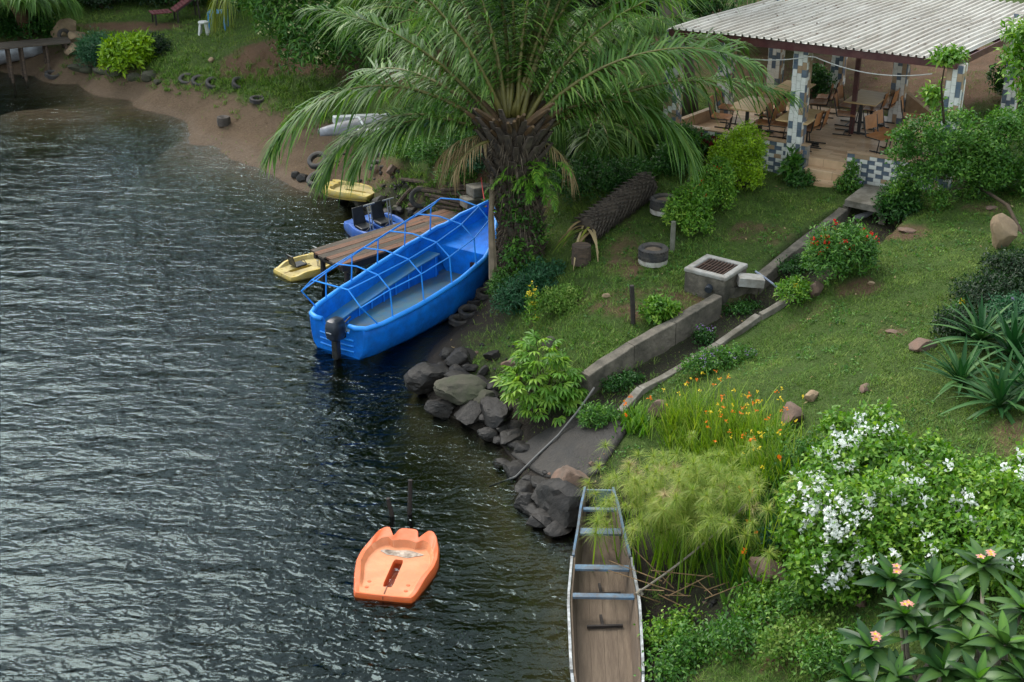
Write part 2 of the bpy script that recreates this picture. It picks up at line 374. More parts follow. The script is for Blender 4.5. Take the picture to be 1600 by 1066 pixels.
ground = npmesh('ground', np.stack([gx, gy, gz], -1).reshape(-1, 3), GF, gmat, smooth=True)
for nm, arr in (('sand', sand), ('dirt', dirt), ('mud', mud), ('wet', 1-sm(0.02, 0.2, gz))):
    a = ground.data.attributes.new(nm, 'FLOAT', 'POINT'); a.data.foreach_set('value', arr.astype(np.float32).ravel())
props(ground, 'grassy bank with bare soil and a brown sandy beach falling to the water', kind='structure')

# ---------------------------------------------------------------- water: a closed body of murky water
def water_material():
    m, t = newmat('lake_water'); L = t.links.new
    out = N(t, 'ShaderNodeOutputMaterial')
    g = N(t, 'ShaderNodeNewGeometry')
    def wave(scale, rot, st, det, dist=0.0):
        mp = N(t, 'ShaderNodeMapping'); mp.inputs['Rotation'].default_value = (0, 0, R(rot)); mp.inputs['Scale'].default_value = st
        L(g.outputs['Position'], mp.inputs[0])
        n = N(t, 'ShaderNodeTexNoise', Scale=scale, Detail=det, Roughness=0.55, Distortion=dist); L(mp.outputs[0], n.inputs['Vector']); return n
    a = wave(0.8, -16, (0.6, 1.3, 1), 1.0, 0.5); b = wave(3.3, 12, (0.62, 1.35, 1), 2.0, 0.8); c = wave(9.5, -12, (0.8, 1.25, 1), 1.0, 0.6)
    s1 = N(t, 'ShaderNodeMath', operation='MULTIPLY_ADD'); L(a.outputs[0], s1.inputs[0]); s1.inputs[1].default_value = 0.09
    s2 = N(t, 'ShaderNodeMath', operation='MULTIPLY_ADD'); L(b.outputs[0], s2.inputs[0]); s2.inputs[1].default_value = 0.045
    s3 = N(t, 'ShaderNodeMath', operation='MULTIPLY'); L(c.outputs[0], s3.inputs[0]); s3.inputs[1].default_value = 0.012
    L(s3.outputs[0], s2.inputs[2]); L(s2.outputs[0], s1.inputs[2])
    bp = N(t, 'ShaderNodeBump', Strength=1.0, Distance=1.0); L(s1.outputs[0], bp.inputs['Height'])
    fr = N(t, 'ShaderNodeFresnel', IOR=1.33); L(bp.outputs[0], fr.inputs['Normal'])
    gl = N(t, 'ShaderNodeBsdfGlossy', Roughness=0.025, Color=(0.62, 0.79, 0.80, 1)); L(bp.outputs[0], gl.inputs['Normal'])
    tr = N(t, 'ShaderNodeBsdfTransparent', Color=(1, 1, 1, 1))
    mx = N(t, 'ShaderNodeMixShader'); L(fr.outputs[0], mx.inputs[0]); L(tr.outputs[0], mx.inputs[1]); L(gl.outputs[0], mx.inputs[2])
    L(mx.outputs[0], out.inputs['Surface'])
    va = N(t, 'ShaderNodeVolumeAbsorption', Color=(0.44, 0.56, 0.38, 1), Density=1.35)
    L(va.outputs[0], out.inputs['Volume'])
    return m
wb = MB(); wb.box((0, 0, -4), (760, 760, 8))
water = wb.build('water', water_material()); props(water, 'rippled grey green lake water', kind='structure')
# ---------------------------------------------------------------- pavilion
M_white = mat('tile_white', srgb(236, 234, 226), srgb(218, 216, 208), 9, 0.3, dirt=srgb(170, 160, 140), dscale=5, damt=.3)
M_slate = mat('tile_slate', srgb(74, 88, 106), srgb(98, 112, 128), 9, 0.3, dirt=srgb(140, 140, 130), dscale=6, damt=.3)
M_tan = mat('tile_tan', srgb(178, 152, 122), srgb(156, 128, 100), 9, 0.35)
M_grout = mat('grout', srgb(150, 145, 135), srgb(120, 114, 104), 8, 0.9)
M_maroon = mat('maroon_paint', srgb(82, 32, 34), srgb(62, 24, 27), 3, 0.45, dirt=srgb(110, 80, 70), dscale=4, damt=.4)
M_roof = mat('roof_sheet', srgb(196, 192, 181), srgb(176, 171, 158), 1.6, 0.5, stretch=(2.6, .35, 1), metal=0.0, dirt=srgb(120, 104, 86), dscale=1.4, damt=.5)
M_black = mat('black_steel', srgb(28, 27, 27), srgb(44, 42, 40), 12, 0.45)
M_ply = mat('plywood', srgb(176, 122, 76), srgb(150, 98, 58), 3, 0.4, stretch=(1, 8, 1))
M_top = mat('table_top', srgb(206, 176, 128), srgb(186, 152, 106), 3, 0.35, stretch=(1, 8, 1))
E1 = Vector((.8616, -.5075, 0)); E2 = Vector((.588, .809, 0)); PO = Vector((3.56, 30.98, 0)); ZF = 2.74; ZW = 3.0
def pv(a, b, z): return PO+E1*a+E2*b+Vector((0, 0, z))
PR = math.atan2(E1.y, E1.x)
pav = thing('pavilion', 'open tiled pavilion with pale corrugated roof above the lawn', 'pavilion', pv(3, 3, ZF), PR)
def floor_material():
    m, t = newmat('plank_tile_floor'); L = t.links.new
    out = N(t, 'ShaderNodeOutputMaterial'); p = N(t, 'ShaderNodeBsdfPrincipled', Roughness=0.3)
    tc = N(t, 'ShaderNodeTexCoord')
    br = N(t, 'ShaderNodeTexBrick', Scale=1.0); br.inputs['Color1'].default_value = srgb(222, 192, 156); br.inputs['Color2'].default_value = srgb(188, 152, 116); br.inputs['Mortar'].default_value = srgb(132, 106, 80)
    br.inputs['Brick Width'].default_value = 0.6; br.inputs['Row Height'].default_value = 0.1; br.inputs['Mortar Size'].default_value = 0.003
    L(tc.outputs['Object'], br.inputs['Vector'])
    nz = N(t, 'ShaderNodeTexNoise', Scale=5.0, Detail=6.0); mp = N(t, 'ShaderNodeMapping'); mp.inputs['Scale'].default_value = (1, 12, 1); L(tc.outputs['Object'], mp.inputs[0]); L(mp.outputs[0], nz.inputs['Vector'])
    mx = N(t, 'ShaderNodeMix', data_type='RGBA', blend_type='MULTIPLY'); mx.inputs[0].default_value = 0.5; L(br.outputs[0], mx.inputs[6])
    r = ramp(t, [(.3, (.6, .55, .5, 1)), (.7, (1, 1, 1, 1))]); L(nz.outputs[0], r.inputs[0]); L(r.outputs[0], mx.inputs[7])
    L(mx.outputs[2], p.inputs['Base Color']); L(p.outputs[0], out.inputs[0]); return m
M_floor = floor_material()
def slab(b, a0, a1, b0, b1, z0, z1):
    vs = [pv(a, bb, z) for z in (z0, z1) for a, bb in ((a0, b0), (a1, b0), (a1, b1), (a0, b1))]
    b.add(vs, [(3, 2, 1, 0), (4, 5, 6, 7), (0, 1, 5, 4), (1, 2, 6, 5), (2, 3, 7, 6), (3, 0, 4, 7)]); return b
slab(MB(), -.1, 6.25, .0, 3.95, 1.8, ZF).build('floor', M_floor, pav)
for i, (b0, z) in enumerate(((-.28, ZF-.17), (-.56, ZF-.34), (-.84, ZF-.51))):
    slab(MB(), 3.28-.02*i, 4.12+.02*i, b0, -.002-.28*i, 1.9, z).build('step', M_floor, pav, bevel=.01)
# tiles
def tilemesh(nm, L, w, m):
    b = MB().box((0, 0, 0), (L-.008, .012, w-.008)); me = bpy.data.meshes.new(nm); me.from_pydata(b.v, [], b.f); me.materials.append(m); return me
TM = [tilemesh('tile', .16, .09, m) for m in (M_white, M_slate, M_tan)]
rd = random.Random(5)
def tiled_wall(a0, a1, z0, name='parapet_wall'):
    w = slab(MB(), a0, a1, -.12, .02, z0-.5, ZW).build(name, M_grout, pav)
    cap = slab(MB(), a0-.01, a1+.01, -.145, .045, ZW+.002, ZW+.03).build('coping', M_tan, w)
    loc_inv = root_frame(pav).inverted(); rows = int((ZW-z0)/.09)+1; r = 0
    nrm_ = Vector((E1.y, -E1.x, 0))
    while r < rows:
        x = a0-(.2 if r % 2 else 0)
        k = 0
        while x < a1-.01:
            l, rr = max(x, a0), min(x+.16, a1)
            if rr-l > .05:
                c = pv((l+rr)/2, -.12, ZW-.045-r*.09)+nrm_*.006
                q = rd.random(); i = (1 if k % 2 == 0 and q < .84 else 0) if q < .94 else 2
                o = bpy.data.objects.new('tile', TM[i]); COL.objects.link(o); o.parent = w
                o.matrix_local = loc_inv @ (Matrix.Translation(c) @ Matrix.Rotation(PR, 4, 'Z') @ Matrix.Diagonal(((rr-l-.006)/.152, 1, 1, 1)))
            x += .16; k += 1
        r += 1
    return w
tiled_wall(.17, 3.26, 2.25); tiled_wall(4.14, 6.0, 2.25)
lw = MB()
vs = [pv(a, b, z) for z in (ZF-.3, ZW) for a, b in ((-.1, .17), (.03, .17), (.18, 1.75), (.05, 1.75))]
lw.add(vs, [(3, 2, 1, 0), (4, 5, 6, 7), (0, 1, 5, 4), (1, 2, 6, 5), (2, 3, 7, 6), (3, 0, 4, 7)]).build('side_wall', M_tan, pav)
rw = MB(); A, B = at(1398, 196, ZF), at(1424, 172, ZF)
A2, B2 = Vector((8.95, 32.25, ZF)), Vector((9.55, 31.2, ZF)); d = (B2-A2).normalized(); s = Vector((-d.y, d.x, 0))*.06
rw.add([A2-s, A2+s, B2+s, B2-s, A2-s+Vector((0, 0, .78)), A2+s+Vector((0, 0, .78)), B2+s+Vector((0, 0, .38)), B2-s+Vector((0, 0, .38))], [(3, 2, 1, 0), (4, 5, 6, 7), (0, 1, 5, 4), (1, 2, 6, 5), (2, 3, 7, 6), (3, 0, 4, 7)]).build('side_wall', M_tan, pav)
def column(a, b, z0, z1, wd=.3, seed=0):
    rr = random.Random(seed); c = pv(a, b, 0); rot = Matrix.Rotation(PR, 3, 'Z')
    core = MB().box((c.x, c.y, (z0+z1)/2), (wd, wd, z1-z0), rot).build('column', M_grout, pav)
    bt = MB(); mi = []
    for f in range(4):
        rf = Matrix.Rotation(PR+f*PI/2, 3, 'Z'); k = 3; tw = wd/k
        for i in range(k):
            z = z1-.004-(.08 if i % 2 else .16)
            j = 0
            while z > z0:
                hh = .16
                top = z+hh if not (j == 0 and i % 2) else z1-.004
                bt.box(c+rf @ Vector((-wd/2+tw*(i+.5), -wd/2-.006, 0))+Vector((0, 0, (z+top)/2)), (tw-.007, .012, top-z-.007), rf)
                q = rr.random(); m = 0 if q < .56 else (1 if q < .86 else 2)
                if f in (1,): m = [2, 1, 2][m] if rr.random() < .5 else m  # right faces trade white tiles for tan: their shade put into colour
                mi += [m]*6; z -= hh; j += 1
    o = bt.build('tiles', [M_white, M_slate, M_tan], core); o.data.polygons.foreach_set('material_index', mi); o['kind'] = 'stuff'
for i, (a, b, z0) in enumerate(((0.02, .02, 2.0), (2.95, -.02, 2.0), (6.12, .02, 2.0), (.32, 1.9, ZF-.4), (.35, 4.4, ZF-.4), (3.72, 3.6, ZF-.3), (5.62, 5.55, ZF-.4), (.9, 6.9, ZF-.4), (5.9, 7.1, ZF-.4))):
    column(a, b, z0, 5.12, seed=i)
rp = pv(3.27, 2.16, 0)
MB().box((rp.x, rp.y, (ZF+5.1)/2), (.1, .1, 5.1-ZF-.004), Matrix.Rotation(PR, 3, 'Z')).build('steel_post', M_maroon, pav, bevel=.008)
# roof: corrugated sheets in two courses, fascias, purlins
RO = Vector((3.47, 30.55, 0)); RE1 = (Vector((8.71, 27.73, 0))-RO); RL = RE1.length; RE1.normalize(); RE2 = Vector((.577, .817, 0))
def rvp(a, b, z): return RO+RE1*a+RE2*b+Vector((0, 0, z))
def rz_(b): return 5.22-.035*b
roof = MB().beam(rvp(-.05, .12, 5.1), rvp(RL+.05, .12, 5.1), .07, .13).build('roof_frame', M_maroon, pav)
fa = MB(); fa.beam(rvp(-.08, -.03, 5.14), rvp(RL+.08, -.03, 5.14), .03, .17).build('fascia', M_maroon, roof)
for a in (-.06, RL+.06): MB().beam(rvp(a, 0, 5.14), rvp(a, 7.5, 4.88), .03, .14).build('fascia', M_maroon, roof)
for b in (1.6, 3.2, 4.8, 6.4, 7.4): MB().beam(rvp(0, b, rz_(b)-.1), rvp(RL, b, rz_(b)-.1), .06, .1).build('purlin', M_maroon, roof)
pitch = .158; nrib = 6; sw = pitch*nrib; k = 0; a = -.08
while a < RL+.05:
    ne = nrib if a+sw < RL+.12 else max(1, int((RL+.12-a)/pitch))
    for c, (b0, b1, dz) in enumerate(((-.09, 3.75, .0), (3.6, 7.55, .0))):
        dz = .004*(k % 2)+(.006 if c == 0 else 0); rows = []
        for b in np.linspace(b0, b1, 9):
            row = []
            for i in range(ne):
                for u, zz in ((0, 0), (.46, 0), (.52, .045), (.74, .045), (.80, 0)):
                    row.append(rvp(a+(i+u)*pitch, b, rz_(b)+zz+dz+.012*math.sin(b*1.3+k)))
            row.append(rvp(a+ne*pitch, b, rz_(b)+dz)); rows.append(row)
        MB().grid(rows).build('roof_sheet', M_roof, roof, solid=.004)
    a += sw; k += 1
# dead leaves blown onto the roof
g = rng(8); n = 300; aa = g.uniform(.1, RL-.1, n); bb = np.abs(g.normal(3.2, 2.2, n)) % 7.4
Vl = []; Fl = []
for i in range(n):
    c = rvp(aa[i], bb[i], rz_(bb[i])+.045); w = g.uniform(.02, .06); an = g.uniform(0, 6.3)
    u = Vector((math.cos(an), math.sin(an), g.uniform(-.2, .3)))*w; v_ = Vector((-math.sin(an), math.cos(an), g.uniform(-.2, .3)))*w*.5
    Vl += [c-u, c+v_, c+u, c-v_]; Fl.append([4*i, 4*i+1, 4*i+2, 4*i+3])
o = npmesh('leaf_litter', np.array([list(v) for v in Vl]), np.array(Fl), mat('dead_leaf', srgb(86, 60, 42), srgb(60, 44, 34), 8, .8)); props(o, 'dry brown leaves scattered over the pale corrugated roof', kind='stuff')
# a slack white cable below the eave
pts = [rvp(.35+5.2*u, .02, 4.98-.22*(1-(2*((u*1.9) % 1)-1)**2)) for u in np.linspace(0, 1, 40)]
cb = MB().tube(pts, .011, 5).build('cable', mat('white_plastic', srgb(206, 204, 196), srgb(186, 184, 176), 5, .5)); props(cb, 'slack white cable hanging below the pavilion eave', 'cable')

# ---------------------------------------------------------------- chairs and tables
def make_chair():
    t = thing('chair', 'x', 'chair')
    for s in (-1, 1):
        b = MB(); x = .21*s
        b.tube([(x, .2, .015), (x, -.22, .015)], .014, 6)                      # runner
        b.tube([(x, .14, .02), (x, .2, .43), (x, -.16, .43)], .014, 6)
        b.tube([(x, -.16, .43), (x, -.2, .6), (x, -.25, .84)], .014, 6)
        b.build('side_frame', M_black, t, world=False)
    MB().tube([(-.21, .02, .02), (.21, .02, .02)], .013, 6).build('cross_bar', M_black, t, world=False)
    rows = [[Vector((x, y, .445+.03*(x/.22)**2*0.3+(-.02 if y > .19 else 0)+(.015 if y < -.15 else 0))) for x in np.linspace(-.2, .2, 5)] for y in np.linspace(-.19, .23, 6)]
    MB().grid(rows).build('seat', M_ply, t, world=False, solid=.014)
    rows = [[Vector((x, -.2-.05*u+.03*(1-(x/.2)**2)*-1, .56+.29*u)) for x in np.linspace(-.2, .2, 7)] for u in np.linspace(0, 1, 5)]
    MB().grid(rows).build('backrest', M_ply, t, world=False, solid=.013)
    return t
def make_table():
    t = thing('table', 'x', 'table')
    MB().box((0, 0, .735), (.72, 1.2, .028)).build('table_top', M_top, t, world=False, bevel=.006)
    for s in (-1, 1):
        MB().box((0, .44*s, .36), (.07, .045, .72)).build('leg', M_black, t, world=False)
        MB().box((0, .44*s, .03), (.6, .05, .04)).build('foot', M_black, t, world=False)
    return t
CH = make_chair(); TB = make_table(); first = {}
def put(proto, pos, rz, label, group):
    o = proto if id(proto) not in first else dup(proto); first[id(proto)] = 1
    o.location = pos; o.rotation_euler = (0, 0, rz); props(o, label, None, group); return o
for px, py, lb in ((1180, 163, 'pale wood table nearest the left column of the pavilion'), (1252, 181, 'pale wood table behind the second front column'), (1238, 138, 'pale wood table at the back left of the pavilion floor'), (1356, 153, 'pale wood table behind the maroon steel post'), (1436, 200, 'dark legged table half hidden behind the leafy tree')):
    put(TB, at(px, py, ZF+.735).xy.to_3d()+Vector((0, 0, ZF)), PR, lb, 'pavilion tables')
def chair(px, py, face, lb, jit=0):
    rz = PR+(-PI/2 if face > 0 else PI/2)+jit                    # local +y is the way the sitter looks
    put(CH, at(px, py, ZF+.44).xy.to_3d()+Vector((0, 0, ZF)), rz, lb, 'pavilion chairs')
chair(1126, 182, 1, 'wooden chair by the low left parapet, nearest the left column', .15)
chair(1137, 168, 1, 'wooden chair just behind the chair by the left parapet', .1)
chair(1194, 192, -1, 'nearer chair on the right of the left front table', .1)
chair(1207, 180, -1, 'farther chair on the right of the left front table', -.1)
chair(1217, 193, 1, 'chair on the left of the table behind the second column, nearer', .1)
chair(1230, 183, 1, 'chair tucked under the table behind the second column, farther left', 0)
chair(1274, 197, -1, 'black framed chair right of the second column, backrest to the right', .1)
chair(1262, 201, -1, 'chair partly hidden by the second front column', -.05)
chair(1281, 160, -1, 'chair right of the back left table, nearer the middle of the floor', .3)
chair(1292, 152, -1, 'chair right of the back left table, against the back edge', .2)
chair(1200, 150, 1, 'chair left of the back left table', 0)
chair(1321, 178, 1, 'chair just left of the maroon steel post', .2)
chair(1326, 165, 1, 'chair half hidden behind the maroon steel post', 0)
chair(1366, 170, -1, 'nearer of two chairs right of the table behind the maroon post', .1)
chair(1382, 166, -1, 'farther of two chairs right of the table behind the maroon post', 0)
chair(1372, 213, 1, 'front chair standing alone on open floor above the right parapet', -.35)
chair(1384, 206, 1, 'chair directly behind the lone front chair', -.25)
chair(1424, 182, 1, 'chair peeking over the leafy tree beside the tan side wall', .2)

# ---------------------------------------------------------------- drain walls, slab, catch basin
M_conc = mat('old_concrete', srgb(122, 113, 99), srgb(88, 81, 71), 3.5, .9, 1.0, 12, dirt=srgb(50, 49, 40), dscale=1.6, damt=.9)
M_conc2 = mat('pale_concrete', srgb(132, 126, 114), srgb(98, 91, 80), 3, .9, .5, 16, dirt=srgb(80, 76, 62), dscale=3, damt=.7)
def wall_run(name, label, pts, th, hts, mat_, seg=10):
    """a run of cast wall along top-edge points; each cast length is a part"""
    t = thing(name, label, 'wall', pts[0]-Vector((0, 0, hts[0])))
    for i in range(len(pts)-1):
        a, b = pts[i], pts[i+1]; d = (b-a); d.z = 0; d.normalize(); s = Vector((-d.y, d.x, 0))*th/2
        a = a+d*.008; b = b-d*.008; rows = []
        for u in np.linspace(0, 1, seg):
            c = a.lerp(b, u); ht = hts[i]+(hts[i+1]-hts[i])*u
            j = (noise.noise(c*1.7))*.03; k = noise.noise(c*2.3+Vector((5, 0, 0)))*.03
            rows.append([c-s*1.15-Vector((0, 0, ht)), c-s*1.0+Vector((0, 0, j-.012)), c-s*.9+Vector((0, 0, j)), c+s*.9+Vector((0, 0, k)), c+s*1.0+Vector((0, 0, k-.012)), c+s*1.15-Vector((0, 0, ht))])
        bb = MB().grid(rows, True); n = len(bb.v); bb.f.append(tuple(range(6))[::-1]); bb.f.append(tuple(range(n-6, n)))
        bb.build('wall_section', mat_, t)
    return t
wl = [at(913, 584, 1.16), at(985, 538, 1.42), at(1050, 503, 1.6), at(1122, 460, 1.84)]
wall_run('retaining_wall', 'weathered concrete wall left of the drain, from basin down to shore', wl, .22, [.85, .8, .8, .9], M_conc)
wl2 = [at(1125, 452, 1.85), at(1180, 438, 1.86), at(1230, 395, 2.05), at(1290, 348, 2.25), at(1318, 326, 2.33)]
wall_run('retaining_wall', 'darker upper concrete wall between the catch basin and slab bridge', wl2, .2, [.8, .8, .8, .8, .8], M_conc)
up_ = Vector((0, 0, .07))
wall_run('kerb_wall', 'low pale concrete kerb along the right side of the drain', [k+up_ for k in KERB[:5]], .14, [.7, .6, .6, .6, .6], M_conc2)
wall_run('kerb_wall', 'short upper piece of low concrete kerb beside the yellow flower', [KERB[4]+up_+(KERB[5]-KERB[4])*.08, KERB[5]+up_, KERB[6]+up_*.6], .14, [.6, .6, .6], M_conc2)
sb = thing('slab_bridge', 'flat concrete slab bridging the drain beside the steps', 'slab', at(1365, 320, 2.2))
q = [at(1320, 312, 2.47), at(1378, 324, 2.47), at(1402, 297, 2.47), at(1352, 287, 2.47)]
bb = MB(); bb.add([v for v in q]+[v-Vector((0, 0, .14)) for v in q], [(0, 1, 2, 3), (7, 6, 5, 4), (0, 4, 5, 1), (1, 5, 6, 2), (2, 6, 7, 3), (3, 7, 4, 0)]); bb.build('slab', M_conc2, sb, bevel=.01)
for a, b_ in ((0, 3), (1, 2)):
    m1, m2 = q[a].lerp(q[b_], .08), q[a].lerp(q[b_], .92)
    MB().beam(m1-Vector((0, 0, .5)), m2-Vector((0, 0, .5)), .12, .7).build('abutment', M_conc, sb)
pp = [at(1337, 341, 2.1), at(1362, 333, 2.12)]
o = MB().tube([pp[0], pp[1], at(1385, 322, 2.15)], .06, 10).build('drain_pipe', mat('grey_pipe', srgb(150, 150, 150), None, 5, .5)); props(o, 'pale pipe running under the slab bridge', 'pipe')
# catch basin with rim and grate
bc = at(1119, 418, 2.12); ba = math.radians(-36)
bs = thing('catch_basin', 'square concrete catch basin with white rim and rusty grate', 'catch basin', bc-Vector((0, 0, .55)), ba)
rot = Matrix.Rotation(ba, 3, 'Z')
def loc(x, y, z): return bc+rot @ Vector((x, y, z))
for x, y, sx, sy in ((0, -.37, .84, .1), (0, .37, .84, .1), (-.37, 0, .1, .64), (.37, 0, .1, .64)):
    MB().box(loc(x, y, -.36), (sx-.004, sy, .62), rot).build('basin_wall', M_conc, bs)
M_rim = mat('white_rim', srgb(166, 164, 158), srgb(138, 134, 126), 5, .8, .4, 20, dirt=srgb(110, 100, 86), dscale=4, damt=.6)
rim = MB(); out_ = [(-.44, -.44), (.44, -.44), (.44, .44), (-.44, .44)]; inn = [(-.31, -.31), (.31, -.31), (.31, .31), (-.31, .31)]
vs = [loc(x, y, z) for z in (-.045, .04) for x, y in out_+inn]
rim.add(vs, [(8+i, 8+(i+1) % 4, 12+(i+1) % 4, 12+i) for i in range(4)]+[(i, (i+1) % 4, 8+(i+1) % 4, 8+i) for i in range(4)]+[(4+i, 12+i, 12+(i+1) % 4, 4+(i+1) % 4) for i in range(4)]+[(i, 4+i, 4+(i+1) % 4, (i+1) % 4) for i in range(4)])
rim.build('rim', M_rim, bs, bevel=.025)
M_rust = mat('rusty_iron', srgb(84, 60, 46), srgb(56, 42, 36), 10, .8)
gr = MB(); gr.box(loc(0, 0, .0), (.6, .02, .03), rot); grp = gr.build('grate', M_rust, bs)
for i in range(9): MB().beam(loc(-.27+i*.0675, -.3, .012), loc(-.27+i*.0675, .3, .012), .022, .022).build('grate_bar', M_rust, grp)
dk = MB().box(loc(0, 0, -.5), (.63, .63, .02), rot).build('basin_floor', M_conc, bs)
MB().tube([loc(.1, -.36, -.22), loc(.12, -.5, -.26)], .07, 12).build('outlet_pipe', mat('dark_pvc', srgb(50, 56, 64), None, 5, .4), bs)
MB().beam(loc(.47, -.02, -.12), at(1192, 440, 1.95), .3, .16).build('spout', M_rim, bs)
o = MB().tube([at(1180, 424, 2.02), at(1192, 432, 1.95), at(1208, 444, 1.85), at(1225, 458, 1.7)], .02, 6).build('hose', mat('pale_blue_hose', srgb(150, 158, 176), None, 5, .5)); props(o, 'thin pale hose hanging from the catch basin into the drain', 'hose')
# grey pipe down the muddy slope into the water
o = MB().tube([gp(928, 632, .3), gp(902, 660, .2), gp(872, 692, .16), gp(838, 724, .12), at(806, 745, .05), at(765, 760, -.25)], .019, 8, ).build('water_pipe', mat('dull_pipe', srgb(104, 102, 98), srgb(82, 80, 76), 5, .6), smooth=True); props(o, 'long grey pipe running down the mud slope into the water', 'pipe')
# posts on the lawn
def post(name, px, py, ht, r, m, label, lean=(0, 0)):
    p = gp(px, py); o = MB().tube([p-Vector((0, 0, .2)), p+Vector((lean[0]*.5, lean[1]*.5, ht*.5)), p+Vector((lean[0], lean[1], ht))], [r, r*1.02, r*.96], 7).build(name, m, loc=p); return props(o, label, 'post')
M_dk = mat('dark_timber', srgb(54, 46, 40), srgb(34, 30, 27), 6, .85, .5, 20)
post('timber_post', 990, 505, .75, .045, M_dk, 'dark charred timber post standing in the grass', (-.06, 0))
post('timber_post', 1050, 392, .62, .05, mat('grey_post', srgb(120, 118, 104), srgb(92, 92, 76), 6, .9), 'pale grey post beside the clipped hedge')
for (px, py, ht, ln, lb) in ((613, 806, .32, (-.06, 0), 'shorter dark stake standing in the water'), (640, 803, .62, (.03, 0), 'taller dark stake standing in the water')):
    p = at(px, py, 0); o = MB().tube([p-Vector((0, 0, 1.5)), p, p+Vector((ln[0], 0, ht))], [.045, .04, .035], 7).build('mooring_stake', M_dk, loc=p); props(o, lb, 'stake', 'stakes in the lake')
# the dark concrete apron running from the drain mouth to the water
ap = [[gp(900, 650, .015), gp(945, 660, .03), gp(985, 668, -.01)], [gp(868, 668, .01), gp(920, 690, .03), gp(962, 702, -.01)], [gp(830, 690, .01), gp(885, 715, .03), gp(938, 738, -.01)], [gp(800, 708, -.04), gp(845, 742, .0), gp(898, 760, -.02)]]
rows = []
for i in range(3):
    for u in np.linspace(0, 1, 8, endpoint=(i == 2)): rows.append([ap[i][j].lerp(ap[i+1][j], u)*1.0 for j in range(3)])
rows = [[a.lerp(b, u)+Vector((0, 0, .05*noise.noise(a.lerp(b, u)*2.0)+.03*noise.noise(a.lerp(b, u)*6.0))) for a, b in ((r_[0], r_[1]), (r_[1], r_[2])) for u in np.linspace(0, 1, 6, endpoint=False)]+[r_[2]] for r_ in rows]
o = MB().grid(rows).build('concrete_apron', mat('wet_concrete', srgb(38, 34, 29), srgb(26, 24, 21), 1.8, .7, 1.0, 16, dirt=srgb(56, 49, 40), dscale=2.5, damt=.6), solid=.1, smooth=True); props(o, 'dark worn concrete apron sloping from the drain into the lake', 'apron')
# ---------------------------------------------------------------- blue boat
def lerp_tab(tab, s):
    for (a, va), (b, vb) in zip(tab[:-1], tab[1:]):
        if s <= b:
            u = (s-a)/(b-a); u = u*u*(3-2*u)*.35+u*.65; return va+(vb-va)*u
    return tab[-1][1]
M_blue = mat('blue_boat_paint', srgb(22, 128, 226), srgb(14, 110, 212), 1.3, .55, .15, 24, dirt=srgb(30, 78, 138), dscale=3.2, damt=.6, spec=.12)
M_blue_in = mat('blue_deck_paint', srgb(24, 110, 170), srgb(40, 116, 150), 2.4, .55, .2, 24, dirt=srgb(84, 112, 110), dscale=2.6, damt=.6)
M_rail = mat('blue_rail_paint', srgb(44, 152, 242), srgb(30, 134, 228), 3, .45)
BO = Vector((-3.42, 25.28, 0)); BA = R(56.8); BL = 5.38
boat = thing('tour_boat', 'bright blue wooden boat with bare tube canopy frame beside the jetty', 'boat', BO, BA)
BB = [(0, .66), (.08, .82), (.25, .92), (.5, .97), (.68, .93), (.8, .78), (.9, .5), (.97, .2), (1, .04)]
BG = [(0, .66), (.3, .72), (.5, .80), (.7, .93), (.85, 1.14), (.95, 1.4), (1, 1.56)]
BK = [(0, -.06), (.5, -.14), (.7, -.08), (.85, .14), (.94, .6), (1, 1.15)]
def bsec(s, off=0.0):
    b, g, k = lerp_tab(BB, s)-off, lerp_tab(BG, s), lerp_tab(BK, s)+off; hh = g-k
    b = max(b, .012); pts = [(b, g), (b*.99, g-.25*hh), (b*.965, g-.5*hh), (b*.91, g-.74*hh), (b*.78, g-.92*hh), (b*.42, g-.99*hh), (0, k)]
    return pts
rows = []
for s in np.linspace(0, 1, 41):
    p = bsec(s); x = s*BL
    full = [(y, z) for y, z in p]+[(-y, z) for y, z in p[:-1][::-1]]
    rows.append([Vector((x, y, z)) for y, z in full])
hull = MB().grid(rows).build('hull', M_blue, boat, smooth='auto', solid=.035, world=False)
def hull_y(s, z):
    p_ = bsec(s)
    for (y0, z0), (y1, z1) in zip(p_[:-1], p_[1:]):
        if z1 <= z <= z0: return y1+(y0-y1)*(z-z1)/max(1e-6, z0-z1)
    return p_[-2][0]
for sg in (-1, 1):
    rows = [[Vector((s*BL, sg*(hull_y(s, z)+.021), z)) for z in (-.03, .03, .06+.02*noise.noise(Vector((s*9, sg, 0))))] for s in np.linspace(0, .74, 40)]
    MB().grid(rows).build('waterline_scum', mat('scum', srgb(96, 120, 128), srgb(30, 84, 140), 5, .8, .3, 20, stretch=(1, 3, 3), dirt=srgb(60, 66, 56), dscale=4, damt=.7), hull, world=False)
